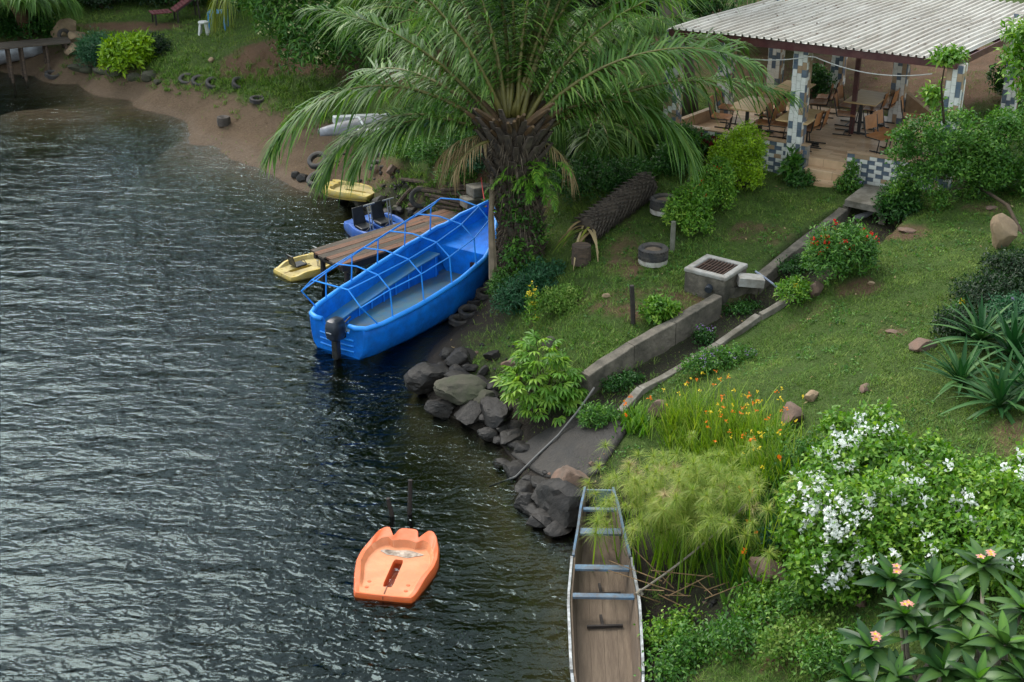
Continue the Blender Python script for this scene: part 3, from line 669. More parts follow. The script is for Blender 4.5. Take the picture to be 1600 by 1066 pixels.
# transom with the motor notch
p = bsec(0); prof = [(y, z) for y, z in p]+[(-y, z) for y, z in p[:-1][::-1]]
notch = [(-.36, .66), (-.3, .5), (.3, .5), (.36, .66)]
tv = [Vector((-.0, y, z)) for y, z in prof]+[Vector((0, y, z)) for y, z in notch]
tv2 = [v+Vector((.05, 0, 0)) for v in tv]; n = len(tv)
tb = MB(); tb.add(tv+tv2, [tuple(range(n)), tuple(range(n, 2*n))[::-1]]+[(i, i+n, (i+1) % n+n, (i+1) % n) for i in range(n)]); tb.build('transom', M_blue, boat, world=False)
for z in (.38, .26, .14): MB().tube([(-.015, -.42, z), (-.03, 0, z-.01), (-.015, .42, z)], .018, 6).build('transom_batten', M_rail, hull, world=False)
for sgn in (-1, 1):
    pts = [Vector((-.03, sgn*.34, .675)), Vector((-.04, sgn*.5, .675))]+[Vector((s*BL, sgn*(lerp_tab(BB, s)+.012), lerp_tab(BG, s)+.015)) for s in np.linspace(0.01, 1, 34)]
    MB().tube(pts, [.05, .055]+[.05]*30+[.045, .04, .035, .03], 8).build('gunwale', M_rail, boat, smooth=True, world=False)
    # side bench with slats below
    ss = np.linspace(.06, .76, 15); rows = []; zz = lambda s: lerp_tab(BG, s)-.36
    for s in ss: b = lerp_tab(BB, s); rows.append([Vector((s*BL, sgn*(b*.955), zz(s))), Vector((s*BL, sgn*(b-.36), zz(s)))])
    be = MB().grid(rows if sgn > 0 else [r[::-1] for r in rows]).build('bench', M_blue_in, boat, solid=.03, world=False)
    for s in np.linspace(.1, .74, 9):
        b = lerp_tab(BB, s)-.35; MB().tube([(s*BL, sgn*b, zz(s)), (s*BL, sgn*b, .15)], .014, 5).build('bench_slat', M_rail, be, world=False)
    rows = [[Vector((s*BL, sgn*(lerp_tab(BB, s)-.29), zz(s)-.015)), Vector((s*BL, sgn*(lerp_tab(BB, s)-.30), .1+lerp_tab(BK, s)))] for s in ss]
    MB().grid(rows).build('bench_panel', M_blue, be, solid=.015, world=False)
rows = []
for s in np.linspace(.01, .8, 14):
    b = lerp_tab(BB, s)*.72; z = max(.13, lerp_tab(BK, s)+.13); rows.append([Vector((s*BL, y, z)) for y in np.linspace(-b, b, 5)])
MB().grid(rows).build('floor', mat('worn_deck', srgb(58, 112, 130), srgb(34, 96, 142), 2.6, .75, .3, 20, dirt=srgb(104, 100, 84), dscale=3, damt=.6), boat, world=False)
# forward bulkhead and raised foredeck
b = lerp_tab(BB, .8)*.95; z0, z1 = .3, .78
bk = MB(); bk.add([(.8*BL, -b, z1), (.8*BL, b, z1), (.8*BL, b*.9, .5), (.8*BL, b*.62, .2), (.8*BL, -b*.62, .2), (.8*BL, -b*.9, .5)], [(0, 1, 2, 3, 4, 5)]); bk.build('bulkhead', M_blue, boat, solid=.03, world=False)
MB().box((.8*BL-.04, -.4, .42), (.05, .36, .26)).build('locker_shade_block', mat('locker_shade_red', srgb(30, 16, 18), srgb(60, 20, 22), 5, .8), boat, world=False)  # solid block; the dark inside of an opening put into its red colour
rows = []
for s in np.linspace(.8, .99, 8):
    bb_ = lerp_tab(BB, s)*.96; z = lerp_tab(BG, s)-.3; rows.append([Vector((s*BL, y, z)) for y in np.linspace(-bb_, bb_, 5)])
MB().grid(rows).build('foredeck', M_blue, boat, solid=.02, world=False)
# canopy frame: five bent arches and long rails
def arch(s, hgt=.92):
    b = lerp_tab(BB, s); g = lerp_tab(BG, s); x = s*BL
    return [(x, -b, g), (x, -b*.95, g+hgt*.66), (x, -b*.62, g+hgt*.93), (x, 0, g+hgt), (x, b*.62, g+hgt*.93), (x, b*.95, g+hgt*.66), (x, b, g)]
AS = (.13, .3, .47, .64, .78)
fr_ = MB().tube([(.06*BL, lerp_tab(BB, .06), .69), (.06*BL-.45, .74, 1.2), (.06*BL-.45, .45, 1.5), (.06*BL-.45, -.45, 1.5), (.06*BL-.45, -.74, 1.2), (.06*BL, -lerp_tab(BB, .06), .69)], .015, 6).build('canopy_arch', M_rail, boat, world=False)
for s in AS: MB().tube(arch(s), .015, 6).build('canopy_arch', M_rail, boat, world=False)
for k in (1, 2, 4, 5):
    st = [(.06*BL-.45, -.74, 1.2), (.06*BL-.45, -.45, 1.5), None, (.06*BL-.45, .45, 1.5), (.06*BL-.45, .74, 1.2)][k-1]
    MB().tube([st]+[arch(s)[k] for s in AS], .012, 6).build('canopy_rail', M_rail, boat, world=False)
# outboard motor
M_motor = mat('motor_cowl', srgb(26, 30, 38), srgb(44, 50, 60), 5, .3)
mo = MB(); prof = [(.02, .16), (.1, .15), (.135, .1), (.14, -.02), (.12, -.12), (.08, -.15)]
mb = MB()
rows = []
for z, sx, sy in ((.42, .12, .11), (.47, .18, .14), (.6, .2, .16), (.74, .195, .15), (.83, .16, .12), (.86, .1, .07)):
    rows.append([Vector((-.2+sx*math.copysign(abs(math.cos(a))**.6, math.cos(a)), -.14+sy*math.copysign(abs(math.sin(a))**.6, math.sin(a)), z)) for a in np.linspace(0, 2*PI, 20, endpoint=False)])
mb.grid(rows, True); mb.f.append(tuple(range(100, 120)))
ob = mb.build('outboard_motor', M_motor, boat, smooth='auto', world=False)
MB().box((-.21, -.14, .22), (.14, .13, .42)).build('motor_leg', M_black, ob, world=False, bevel=.02)
MB().box((-.2, -.14, -.05), (.16, .05, .3)).build('motor_leg', M_black, ob, world=False, bevel=.02)
MB().box((-.05, -.14, .46), (.2, .18, .12)).build('clamp', M_black, ob, world=False, bevel=.01)
MB().tube([(-.05, -.1, .54), (.2, -.06, .62), (.4, -.02, .64)], .018, 6).build('tiller', M_black, ob, world=False)
mlt = mat('white_lettering', srgb(210, 210, 210), None, 5, .5)
MB().box((-.405, -.14, .62), (.006, .12, .018)).build('maker_stripe', mlt, ob, world=False)

bt_ = FR[boat] @ Vector((.97*BL, 0, 1.5))
for e_, c_, lb in ((gp(752, 298, .3), (176, 60, 56), 'red rope running from the boat bow to the bank'), (gp(715, 322, .3), (74, 120, 70), 'green rope slack between the boat bow and jetty root')):
    pts = [bt_.lerp(e_, u)-Vector((0, 0, .25*u*(1-u)*4*.5)) for u in np.linspace(0, 1, 9)]
    o = MB().tube(pts, .012, 5).build('mooring_rope', mat('rope_'+lb[:3], srgb(*c_), None, 20, .9)); props(o, lb, 'rope')
# ---------------------------------------------------------------- jetty
M_plank = mat('jetty_plank', srgb(134, 88, 62), srgb(104, 74, 56), 2, .85, .5, 10, stretch=(1, 10, 10), dirt=srgb(84, 76, 66), dscale=1.2, damt=.75)
M_plank2 = mat('grey_plank', srgb(104, 92, 78), srgb(78, 68, 58), 2, .9, .5, 10, stretch=(1, 10, 10), dirt=srgb(60, 54, 46), dscale=1.2, damt=.7)
rd = random.Random(3)
J0 = (Vector((-4.61, 28.79, 0))+Vector((-3.46, 28.04, 0)))/2; J1 = Vector((-.3, 31.75, 0)); ja = math.atan2(J1.y-J0.y, J1.x-J0.x); JL = (J1-J0).length
jet = thing('jetty', 'weathered plank jetty on dark posts behind the blue boat', 'jetty', J0, ja)
for k in range(6):
    y = -.6+.2*k+.1
    a = rd.uniform(-.05, .06)+(.0 if k % 2 else .03); cut = JL*rd.uniform(.45, .62); z = .76
    for x0, x1 in ((a, cut-.01), (cut+.01, JL)):
        m = M_plank if rd.random() < .62 else M_plank2
        b = MB().box(((x0+x1)/2, y, z+.03*(x0+x1)/2/JL*2+rd.uniform(-.006, .006)), (x1-x0, .19, .045), Matrix.Rotation(rd.uniform(-.006, .006), 3, 'Z') @ Matrix.Rotation(-.012, 3, 'Y'))
        b.build('plank', m, jet, world=False, bevel=.006)
for y in (-.5, .5): MB().box((JL/2, y, .655), (JL-.2, .08, .14)).build('beam', M_dk, jet, world=False)
for x in (.25, 1.2, 2.3, 3.4):
    MB().box((x, 0, .56), (.08, 1.16, .06)).build('cross_beam', M_dk, jet, world=False)
    for y in (-.46, .46): MB().tube([(x, y, -1.3), (x+rd.uniform(-.03, .03), y, .53)], [.07, .06], 8).build('post', M_dk, jet, world=False)

# ---------------------------------------------------------------- pedal boats
PW = [(0, -.88, 0), (-.25, -.88, 0), (-.43, -.87, 0), (-.47, -.8, 0), (-.55, -.45, 0), (-.62, -.05, 0), (-.62, .2, 0), (-.57, .5, 0), (-.48, .76, 0), (-.4, .9, 0), (-.33, .92, 1), (-.27, .8, 2), (-.21, .68, 2), (-.19, .7, 2), (-.165, .84, 2), (-.13, .9, 2), (-.06, .915, 2), (0, .915, 2)]
def resamp(half, n):
    pts = [Vector((a, b, 0)) for a, b, _ in half]; full = pts+[Vector((-p.x, p.y, 0)) for p in pts[1:-1][::-1]]
    full.append(full[0]); d = [0]
    for a, b in zip(full[:-1], full[1:]): d.append(d[-1]+(b-a).length)
    o = []
    for i in range(n):
        t = d[-1]*i/n; k = max(j for j in range(len(d)) if d[j] <= t+1e-9); k = min(k, len(full)-2)
        o.append(full[k].lerp(full[k+1], (t-d[k])/max(1e-9, d[k+1]-d[k])))
    return o
def pedal_hull():
    n = 96; o = resamp(PW, n)
    inner = resamp([(0, -.84, 0), (-.2, -.84, 0), (-.37, -.83, 0), (-.4, -.72, 0), (-.46, -.4, 0), (-.54, -.05, 0), (-.54, .2, 0), (-.48, .44, 0), (-.38, .6, 0), (-.27, .64, 0), (-.2, .56, 0), (-.1, .6, 0), (0, .61, 0)], n)
    tub = [Vector((v.x*.9, v.y*.94-.015, 0)) for v in inner]
    slot = resamp([(0, -.6, 0), (-.06, -.6, 0), (-.075, -.5, 0), (-.075, .1, 0), (-.06, .18, 0), (0, .18, 0)], n)
    def rimz(v):
        # the stern stays open and low, the two bow horns and the nose stand up
        s = sm(-.75, -.35, v.y); return .17+.11*float(s)+.08*float(sm(.45, .8, v.y))
    rows = [[Vector((v.x*.9, v.y*.94, -.14)) for v in o], [Vector((v.x*1.0, v.y, .02)) for v in o], [Vector((v.x*1.0, v.y*.995, rimz(v)-.05)) for v in o], [Vector((v.x*.97, v.y*.98, rimz(v))) for v in o],
            [Vector((v.x, v.y, (.165 if v.y < -.7 else rimz(v)-.005))) for v in inner], [Vector((v.x, v.y, .145)) for v in tub],
            [Vector((v.x*1.25, v.y*1.04, .15)) for v in slot], [Vector((v.x, v.y, .15)) for v in slot], [Vector((v.x*.9, v.y*.97, -.13)) for v in slot]]
    b = MB().grid(rows, True); b.f.append(tuple(range(n))[::-1]); return b
def pedalmat(nm, a, b, d): return mat(nm, a, b, 2, .52, .1, 20, dirt=d, dscale=4.5, damt=.7)
M_or = pedalmat('orange_plastic', srgb(214, 96, 38), srgb(204, 86, 32), srgb(196, 104, 60))
M_or_in = mat('orange_lit_plastic', srgb(214, 138, 94), srgb(204, 124, 78), 2.5, .6, .15, 25, dirt=srgb(166, 112, 78), dscale=4, damt=.5)  # paler than the sides: light on the upper faces put into colour
M_ye_in = mat('yellow_inner_plastic', srgb(190, 174, 110), srgb(172, 152, 86), 2.5, .6, .15, 25, dirt=srgb(150, 134, 100), dscale=3, damt=.6)  # less saturated tone for the upper inside of the yellow hulls
M_pb_in = mat('blue_inner_plastic', srgb(40, 96, 172), srgb(30, 80, 150), 2.5, .6)  # separate tone for the upper inside of the blue hull
M_ye = pedalmat('yellow_plastic', srgb(200, 172, 76), srgb(184, 154, 60), srgb(166, 156, 112))
M_pb = pedalmat('blue_plastic', srgb(26, 92, 182), srgb(20, 76, 160), srgb(60, 90, 130))
M_seam = mat('seam', srgb(110, 60, 40), None, 4, .7)
def pedal(label, pos, rz, m, tilt=(0, 0), sc=1.0, gear=0, puddle=False, zs=.7):
    t = thing('pedal_boat', label, 'pedal boat', pos, rz, 'pedal boats'); t.rotation_euler = (tilt[0], tilt[1], rz); t.scale = (sc, sc*.94, sc*zs); t['group'] = 'pedal boats'
    inn_ = {M_or: M_or_in, M_ye: M_ye_in, M_pb: M_pb_in}[m]
    hu = pedal_hull().build('hull', [m, inn_], t, smooth='auto', world=False, bevel=.012)
    hu.data.polygons.foreach_set('material_index', [1 if 4*96 <= i < 7*96 else 0 for i in range(len(hu.data.polygons))])
    MB().box((0, -.7, .1585), (.012, .2, .006)).build('seam', M_seam, hu, world=False)
    o96 = resamp(PW, 96); MB().grid([[Vector((v.x*(.985+z_*.35), v.y*(.99+z_*.2), z_)) for v in o96] for z_ in (-.03, .03, .052)], True).build('grime_line', mat('grime', srgb(96, 74, 50), srgb(60, 50, 38), 14, .8), hu, world=False)
    MB().box((0, -.872, .05), (.012, .012, .2)).build('seam', M_seam, hu, world=False)
    for x in (-.3, .3):
        for y in (-.66, -.5): MB().lathe([(.0, .158), (.028, .158), (.03, .15)], 10, Matrix.Translation((x, y, 0))).build('plug', m, hu, world=False)
    if puddle:
        b = MB(); pr = [Vector((.33*math.cos(a)*(1+.15*math.sin(3*a)), .36+.1*math.sin(a)*(1+.2*math.cos(5*a)), .156)) for a in np.linspace(0, 2*PI, 26, endpoint=False)]
        b.add(pr, [tuple(range(26))]); b.build('rain_puddle', mat('puddle', srgb(96, 78, 60), srgb(190, 170, 150), 9, .08), hu, world=False)
    if gear:
        for x in ((-.26, .26) if gear > 1 else (.2,)):
            hb = MB(); 
            for dx in (-.035, .035): hb.tube([(x+dx, .3, .1), (x+dx, .24, .86)], .016, 6)
            for z in (.36, .52, .68): hb.tube([(x-.035, .27, z), (x+.035, .27, z)], .012, 6)
            hb.tube([(x-.15, .24, .86), (x+.15, .24, .86)], .018, 6)
            hb.build('handlebar', mat('bare_aluminium', srgb(190, 190, 186), srgb(150, 150, 148), 6, .35, metal=.6), t, world=False)
        for x in ((-.26, .26) if gear > 1 else (-.2,)):
            rows = [[Vector((x+u, -.32-.1*v, .2+.42*v)) for u in np.linspace(-.17+.03*v, .17-.03*v, 4)] for v in np.linspace(0, 1, 4)]
            se = MB().grid(rows).build('seat_back', mat('black_plastic', srgb(30, 32, 34), srgb(46, 48, 50), 6, .4), t, world=False, solid=.04, bevel=.015)
            MB().box((x, -.12, .2), (.34, .38, .07)).build('seat', mat('black_plastic', srgb(30, 32, 34)), t, world=False, bevel=.03)
            MB().tube([(x-.2, .12, .2), (x-.08, .12, .26), (x+.08, .12, .16), (x+.2, .12, .22)], .014, 6).build('pedal_crank', M_black, t, world=False)
    return t
pc = (at(552, 915, .15)+at(640, 925, .15)+at(690, 835, .25)+at(592, 822, .25))/4
pedal('orange plastic pedal boat hull floating alone on the lake', (pc.x, pc.y, -.03), R(-10), M_or, puddle=True, sc=.97)
p = at(547, 287, .6); pedal('faded yellow pedal boat hull lying on the stones ashore', (p.x, p.y, .36), R(68), M_ye, tilt=(.03, .06), sc=.78, zs=.62)
p = at(468, 415, .1); pedal('yellow pedal boat with handlebar afloat at the jetty end', (p.x+.15, p.y, -.02), R(-48), M_ye, gear=1, zs=.8, sc=.8)
p = at(588, 352, .25); pedal('blue pedal boat with two silver handlebars behind the jetty', (p.x, p.y, .05), R(215), M_pb, gear=2, tilt=(.0, .05), sc=1.0, zs=1)

# ---------------------------------------------------------------- old wooden canoe
M_canoe = mat('canoe_plank', srgb(118, 102, 84), srgb(94, 80, 66), 2, .9, .6, 8, stretch=(1, 9, 9), dirt=srgb(84, 70, 56), dscale=.9, damt=.8)
M_cblue = mat('flaking_blue_paint', srgb(98, 128, 150), srgb(70, 98, 122), 3, .8, .5, 14, dirt=srgb(96, 84, 70), dscale=4, damt=.8)
M_cwhite = mat('flaking_white_paint', srgb(190, 192, 190), srgb(150, 154, 156), 5, .8, .5, 18, dirt=srgb(90, 84, 76), dscale=7, damt=.85)
CW = [(0, .2), (.1, .29), (.25, .4), (.4, .455), (.6, .43), (.8, .33), (1, .16)]
C0 = Vector((1.36, 19.2, .0)); C1 = Vector((1.15, 12.2, .0)); ca = math.atan2(C1.y-C0.y, C1.x-C0.x); CLn = (C1-C0).length
can = thing('wooden_canoe', 'long weathered plank canoe with flaking blue thwarts at the reeds', 'canoe', (C0.x, C0.y, .0), ca)
SS = np.linspace(0, 1, 29)
def csh(s): return .16*(1-sm(0, .25, s))+.1*sm(.8, 1, s)
for k in range(4):
    y0, y1 = -1+.5*k+.003, -.5+.5*k-.003; dz = .006*(k % 2)
    rows = [[Vector((s*CLn, y*lerp_tab(CW, s)*.84, .02+dz+csh(s)*.5)) for y in (y0, y1)] for s in SS]
    MB().grid(rows).build('bottom_board', M_canoe, can, world=False, solid=.03)
for sg in (-1, 1):
    rows = [[Vector((s*CLn, sg*lerp_tab(CW, s)*(.84+.16*v), .02+csh(s)*(.5+.5*v)+.36*v)) for v in np.linspace(0, 1, 4)] for s in SS]
    MB().grid(rows).build('side_plank', M_canoe, can, world=False, solid=.028)
    for q0, q1, mm_ in ((0, .24, M_cblue), (.245, .62, M_cwhite), (.63, 1, M_cwhite)):
        pts = [Vector((s*CLn, sg*(lerp_tab(CW, s)+.02+(.02 if mm_ is M_cwhite else 0)), .39+csh(s))) for s in np.linspace(q0, q1, 10)]
        b = MB()
        for a_, b_ in zip(pts[:-1], pts[1:]): b.beam(a_, b_, .035, .06)
        b.build('gunwale', mm_, can, world=False)
for s, w_, mm_ in ((.004, .05, M_cblue), (.985, .05, M_cblue)):
    b_ = lerp_tab(CW, s); MB().add([(s*CLn, -b_*.84, .02+csh(s)*.5), (s*CLn, b_*.84, .02+csh(s)*.5), (s*CLn, b_, .38+csh(s)), (s*CLn, -b_, .38+csh(s))], [(0, 1, 2, 3)]).build('end_board', mm_, can, world=False, solid=.04)
for s, w_ in ((.075, .08), (.15, .16), (.275, .12), (.375, .1)):
    b_ = lerp_tab(CW, s); MB().box((s*CLn, 0, .36+csh(s)), (w_, 2*b_-.03, .04)).build('thwart', M_cblue, can, world=False, bevel=.005)
for s in (.3, .41):
    MB().box((s*CLn+.06, .02, .075), (.035, .5, .04), Matrix.Rotation(.08, 3, 'Z')).build('floor_brace', M_dk, can, world=False)
    MB().box((s*CLn-.06, -.02, .073), (.26, .035, .04), Matrix.Rotation(.1, 3, 'Z')).build('floor_brace', M_dk, can, world=False)
p0 = FR[can] @ Vector((.375*CLn, .46, .42))
p1 = gp(1178, 822, .55)
pts = [p0.lerp(p1, u)-Vector((0, 0, .1*(1-(2*u-1)**2))) for u in np.linspace(0, 1, 10)]
M_rope = mat('pale_rope', srgb(150, 140, 124), srgb(120, 110, 96), 20, .9)
o = MB().tube(pts, .016, 6).build('mooring_rope', M_rope); props(o, 'pale rope tying the canoe to the reed bank', 'rope')
o = MB().tube([p0+Vector((0, -.02, 0)), p0+Vector((.05, .03, .03)), p0+Vector((.08, .0, -.03))], .03, 6).build('rope_knot', M_rope); props(o, 'knot of pale rope on the canoe thwart end', 'rope knot')

# ---------------------------------------------------------------- tyres
M_rub = mat('tyre_rubber', srgb(38, 38, 40), srgb(56, 55, 54), 8, .75, .4, 30, dirt=srgb(96, 86, 72), dscale=4, damt=.5)
def tyre_mesh():
    b = MB(); prof = [(.19, .0), (.2, .075), (.25, .1), (.3, .095), (.325, .075), (.318, .045), (.33, .04), (.33, .008), (.32, .004), (.32, -.004), (.33, -.008), (.33, -.04), (.318, -.045), (.325, -.075), (.3, -.095), (.25, -.1), (.2, -.075), (.19, 0)]
    b.lathe(prof, 30)
    for k in range(30):
        a = 2*PI*k/30; rt = Matrix.Rotation(a, 3, 'Z'); b.box(rt @ Vector((.326, 0, .057)), (.02, .03, .03), rt); b.box(rt @ Vector((.326, 0, -.057)), (.02, .03, .03), rt)
    me = bpy.data.meshes.new('tyre'); me.from_pydata(b.v, [], b.f); me.materials.append(M_rub); me.polygons.foreach_set('use_smooth', [True]*len(me.polygons)); me.set_sharp_from_angle(angle=R(40)); return me
TYM = tyre_mesh()
def tyre(px, py, label, dz=.09, rot=(0, 0, 0), sc=1.0, z=None, grp='old tyres along the shore'):
    p = gp(px, py) if z is None else at(px, py, z)
    o = bpy.data.objects.new('tyre', TYM); COL.objects.link(o); o.location = (p.x, p.y, p.z+dz); o.rotation_euler = rot; o.scale = (sc*.8,)*3
    return props(o, label, 'tyre', grp)
tyre(497, 268, 'upper of two black tyres leaning beside the yellow boat ashore', .32, (.55, -.25, 0))
tyre(496, 290, 'lower of two black tyres beside the yellow boat ashore', .18, (.35, -.3, 0), 1.05)
tyre(656, 322, 'black tyre leaning on the plank pile', .25, (1.15, 0, .25), .95)
tyre(403, 160, 'grey tyre half full of sand lying on the beach', .06, (.1, .05, 0), .9)
tyre(82, 117, 'dark tyre half sunk at the far water edge', .03, (.15, .2, 0), .95)
for i, (px, py, lb) in enumerate(((292, 122, 'leftmost tyre sunk in the grassy bank above the beach'), (312, 124, 'second tyre sunk in the grassy bank above the beach'), (334, 127, 'third tyre sunk in the grassy bank above the beach'), (375, 128, 'rightmost tyre set upright in the grassy bank'))):
    tyre(px, py+3, lb, .0, (.45, .1*i, 0), .95)
tyre(102, 68, 'tyre hung on the stone end of the far jetty', .25, (1.3, 0, .9), .9)
for i, (px, py, lb) in enumerate(((718, 504, 'tyre lying in the shallows nearest the boat stern'), (733, 490, 'second tyre from the stern beside the boat hull'), (742, 473, 'third tyre beside the boat hull'), (760, 462, 'fourth tyre, on the mud beside the boat'), (772, 448, 'fifth tyre, partly under the leaves by the boat bow'), (783, 432, 'tyre closest to the boat bow'))):
    tyre(px, py, lb, .04, (.1*math.sin(i*2), .12*math.cos(i*3), i), .85, z=max(.0, gp(px, py).z))
tyre(590, 262, 'flat black tyre on the gravel behind the yellow boat', .04, (.05, .05, 0), 1.0)
tyre(655, 352, 'dark tyre against the stone bank behind the blue pedal boat', .2, (.7, -.2, .3), 1.0, z=.1)
def planter(px, py, label, sc=.88):
    t = thing('tyre_planter', label, 'planter', gp(px, py), 0, 'painted tyre planters')
    o = bpy.data.objects.new('tyre', TYM); COL.objects.link(o); o.parent = t; o.location = (0, 0, .2); o.scale = (sc, sc, 1.3)
    b = MB().lathe([(.28, 0), (.285, .04), (.285, .1), (.28, .13)], 24); b.build('white_base', mat('flaking_white', srgb(190, 186, 176), srgb(140, 132, 118), 8, .8), t, world=False)
    b = MB().lathe([(0, .27), (.12, .28), (.22, .24)], 18); b.build('soil', mat('potting_soil', srgb(120, 104, 84), srgb(84, 70, 54), 10, .95, .6), t, world=False)
planter(1020, 410, 'black and white tyre planter on the worn lawn'); planter(1037, 330, 'black and white tyre planter at the end of the fallen palm trunk')

# ---------------------------------------------------------------- grey outrigger hull on the beach
kp = gp(585, 208); kr = R(22)
kay = thing('outrigger_canoe', 'grey upturned canoe with two white floats pulled up on the beach', 'canoe', kp, kr)
rows = []
for s in np.linspace(0, 1, 18):
    w = .32*math.sin(PI*min(1, .06+s*.94))**.7+.01; hh = .32*math.sin(PI*min(1, .08+s*.9))**.6+.02
    rows.append([Vector((-1.5+3.6*s, w*math.cos(a), .12+.25*(1-s)*.0+hh*math.sin(a))) for a in np.linspace(0, PI, 11)])
MB().grid(rows).build('hull', mat('grey_gelcoat', srgb(136, 138, 142), srgb(112, 114, 118), 3, .5, dirt=srgb(96, 90, 84), dscale=3, damt=.6), kay, world=False, smooth=True, solid=.02)
M_fl = mat('white_float', srgb(198, 202, 200), srgb(170, 176, 176), 4, .5, dirt=srgb(120, 116, 106), dscale=3, damt=.5)
for x, y, l in ((.1, -.72, 1.5), (-.2, .75, 1.4)): MB().box((x, y, .22), (l, .24, .2), Matrix.Rotation(.06, 3, 'Y')).build('float', M_fl, kay, world=False, bevel=.03)
for x in (-.4, .4): MB().tube([(x, -.75, .25), (x, 0, .48), (x, .78, .25)], .03, 6).build('cross_spar', M_fl, kay, world=False)
# stump block on the beach
p = gp(350, 196); b = MB(); rows = []
for z, r in ((0, .19), (.12, .2), (.24, .185), (.255, .15), (.24, .1), (.2, .06)): rows.append([Vector((r*math.cos(a)*(1+.06*math.sin(5*a)), r*math.sin(a)*(1+.05*math.cos(3*a)), z)) for a in np.linspace(0, 2*PI, 16, endpoint=False)])
b.grid(rows, True); o = b.build('mooring_block', mat('stump', srgb(88, 80, 72), srgb(62, 56, 50), 6, .9, .6), smooth='auto'); o.location = p; props(o, 'small grey concrete filled block standing on the beach', 'block')

# ---------------------------------------------------------------- timber pile and logs
M_old = mat('old_timber', srgb(96, 78, 62), srgb(66, 54, 44), 2, .95, .6, 8, stretch=(1, 10, 10), dirt=srgb(50, 44, 36), dscale=2, damt=.6)
rd = random.Random(12)
for i, (x0, y0, x1, y1, dz) in enumerate(((628, 287, 738, 303, .1), (655, 300, 742, 309, .12), (664, 306, 736, 312, .16), (660, 310, 730, 318, .2), (668, 314, 728, 322, .14), (676, 320, 722, 327, .1), (684, 323, 724, 331, .05), (650, 296, 720, 300, .05), (694, 300, 745, 305, .24), (690, 316, 730, 314, .26))):
    a, b = gp(x0, y0, dz), gp(x1, y1, dz)
    o = MB().beam((0, 0, 0), b-a, rd.uniform(.14, .22), rd.uniform(.04, .06)).build('old_plank', M_old, bevel=.006); o.location = a
    props(o, ['longest warped plank lying behind the timber pile', '%s plank of the weathered timber pile, counting from the back' % ('first second third fourth fifth sixth seventh eighth ninth tenth'.split()[i])][i > 0], 'plank', 'planks piled on the bank' if i else None)
for (x0, y0, x1, y1, r, lb) in ((640, 327, 730, 345, .05, 'thin pole lying along the bank in front of the timber pile'), (622, 330, 646, 300, .06, 'short dark timber leaning at the stony bank'), (540, 223, 598, 220, .05, 'grey log lying on the beach before the outrigger canoe')):
    a, b = gp(x0, y0, .12), gp(x1, y1, .12); o = MB().tube([a-a, (b-a)*.5+Vector((0, 0, .03)), b-a], [r, r*.9, r*.8], 7).build('log', M_old); o.location = a; props(o, lb, 'log')
# concrete blocks at the jetty root
for px, py, lb in ((742, 318, 'broken concrete block at the jetty root'), (752, 300, 'concrete block higher on the bank behind the jetty')):
    o = MB().box((0, 0, .1), (.6, .4, .24), Matrix.Rotation(.5, 3, 'Z')).build('concrete_block', M_conc2, bevel=.03); o.location = gp(px, py); props(o, lb, 'block')

# ---------------------------------------------------------------- far jetty, seats, boat at top left
fj0, fj1 = at(-40, 76, 1.15), at(108, 62, 1.15)
fj = thing('far_jetty', 'long narrow grey plank walkway on thin posts at the far shore', 'jetty', (fj0+fj1)/2*1.0-Vector((0, 0, 1.1)))
d = (fj1-fj0).normalized(); s_ = Vector((-d.y, d.x, 0))
for k in range(5):
    w = s_*(-.36+.18*k); MB().beam(fj0+w, fj1+w+Vector((0, 0, rd.uniform(-.01, .01))), .165, .05).build('plank', M_plank2, fj)
for u in (.12, .34, .48, .74, .95):
    for w in (-.34, .34):
        c = fj0.lerp(fj1, u)+s_*w; MB().tube([c-Vector((0, 0, 1.9)), c-Vector((.02, 0, .03))], .05, 7).build('post', M_old, fj)
ob_ = at(-5, 92, .35)
skf = thing('moored_skiff', 'pale skiff under the far walkway at the left edge', 'boat', (ob_.x, ob_.y, 0))
rows = []
for s in np.linspace(0, 1, 12):
    w = .55*(1-s**3)+.02; z = .15+.45*s*s*.6
    rows.append([Vector((ob_.x-2+3.6*s, ob_.y+w*math.cos(a), .6+.25*s*s-.62*math.sin(a)*(1-.5*s*s))) for a in np.linspace(0, PI, 9)])
MB().grid(rows).build('hull', mat('pale_skiff', srgb(176, 180, 184), srgb(140, 144, 150), 2, .6, dirt=srgb(110, 100, 90), dscale=2, damt=.6), skf, smooth=True, solid=.03)
def lounger(px, py, label):
    p = gp(px, py); t = thing('sun_lounger', label, 'lounger', p, R(25)); m = mat('maroon_slats', srgb(104, 40, 44), srgb(76, 30, 34), 5, .7)
    for k in range(5): MB().box((-.8+.14*k, 0, .38), (.12, .62, .03)).build('slat', m, t, world=False)
    for k in range(9): MB().box((-.05+.11*k, 0, .42+.068*k), (.115, .62, .03), Matrix.Rotation(-.55, 3, 'Y')).build('slat', m, t, world=False)
    for x in (-.75, .0):
        for y in (-.28, .28): MB().box((x, y, .18), (.05, .05, .37)).build('leg', M_dk, t, world=False)
    for y in (-.29, .29): MB().beam((-.05, y, .37), (.92, y, .98), .03, .06).build('side_rail', M_dk, t, world=False); MB().beam((.75, y, 0), (.7, y, .84), .04, .05).build('prop', M_dk, t, world=False)
lounger(276, 34, 'dark red slatted sun lounger on the far grass')
p = gp(319, 54); t = thing('stool', 'white plastic stool on the far grass beside the blue table', 'stool', p)
mw = mat('white_moulded_plastic', srgb(206, 206, 200), srgb(186, 186, 178), 4, .5)
MB().lathe([(0, .44), (.15, .44), (.17, .42), (.16, .38), (.14, .4)], 16).build('seat', mw, t, world=False)
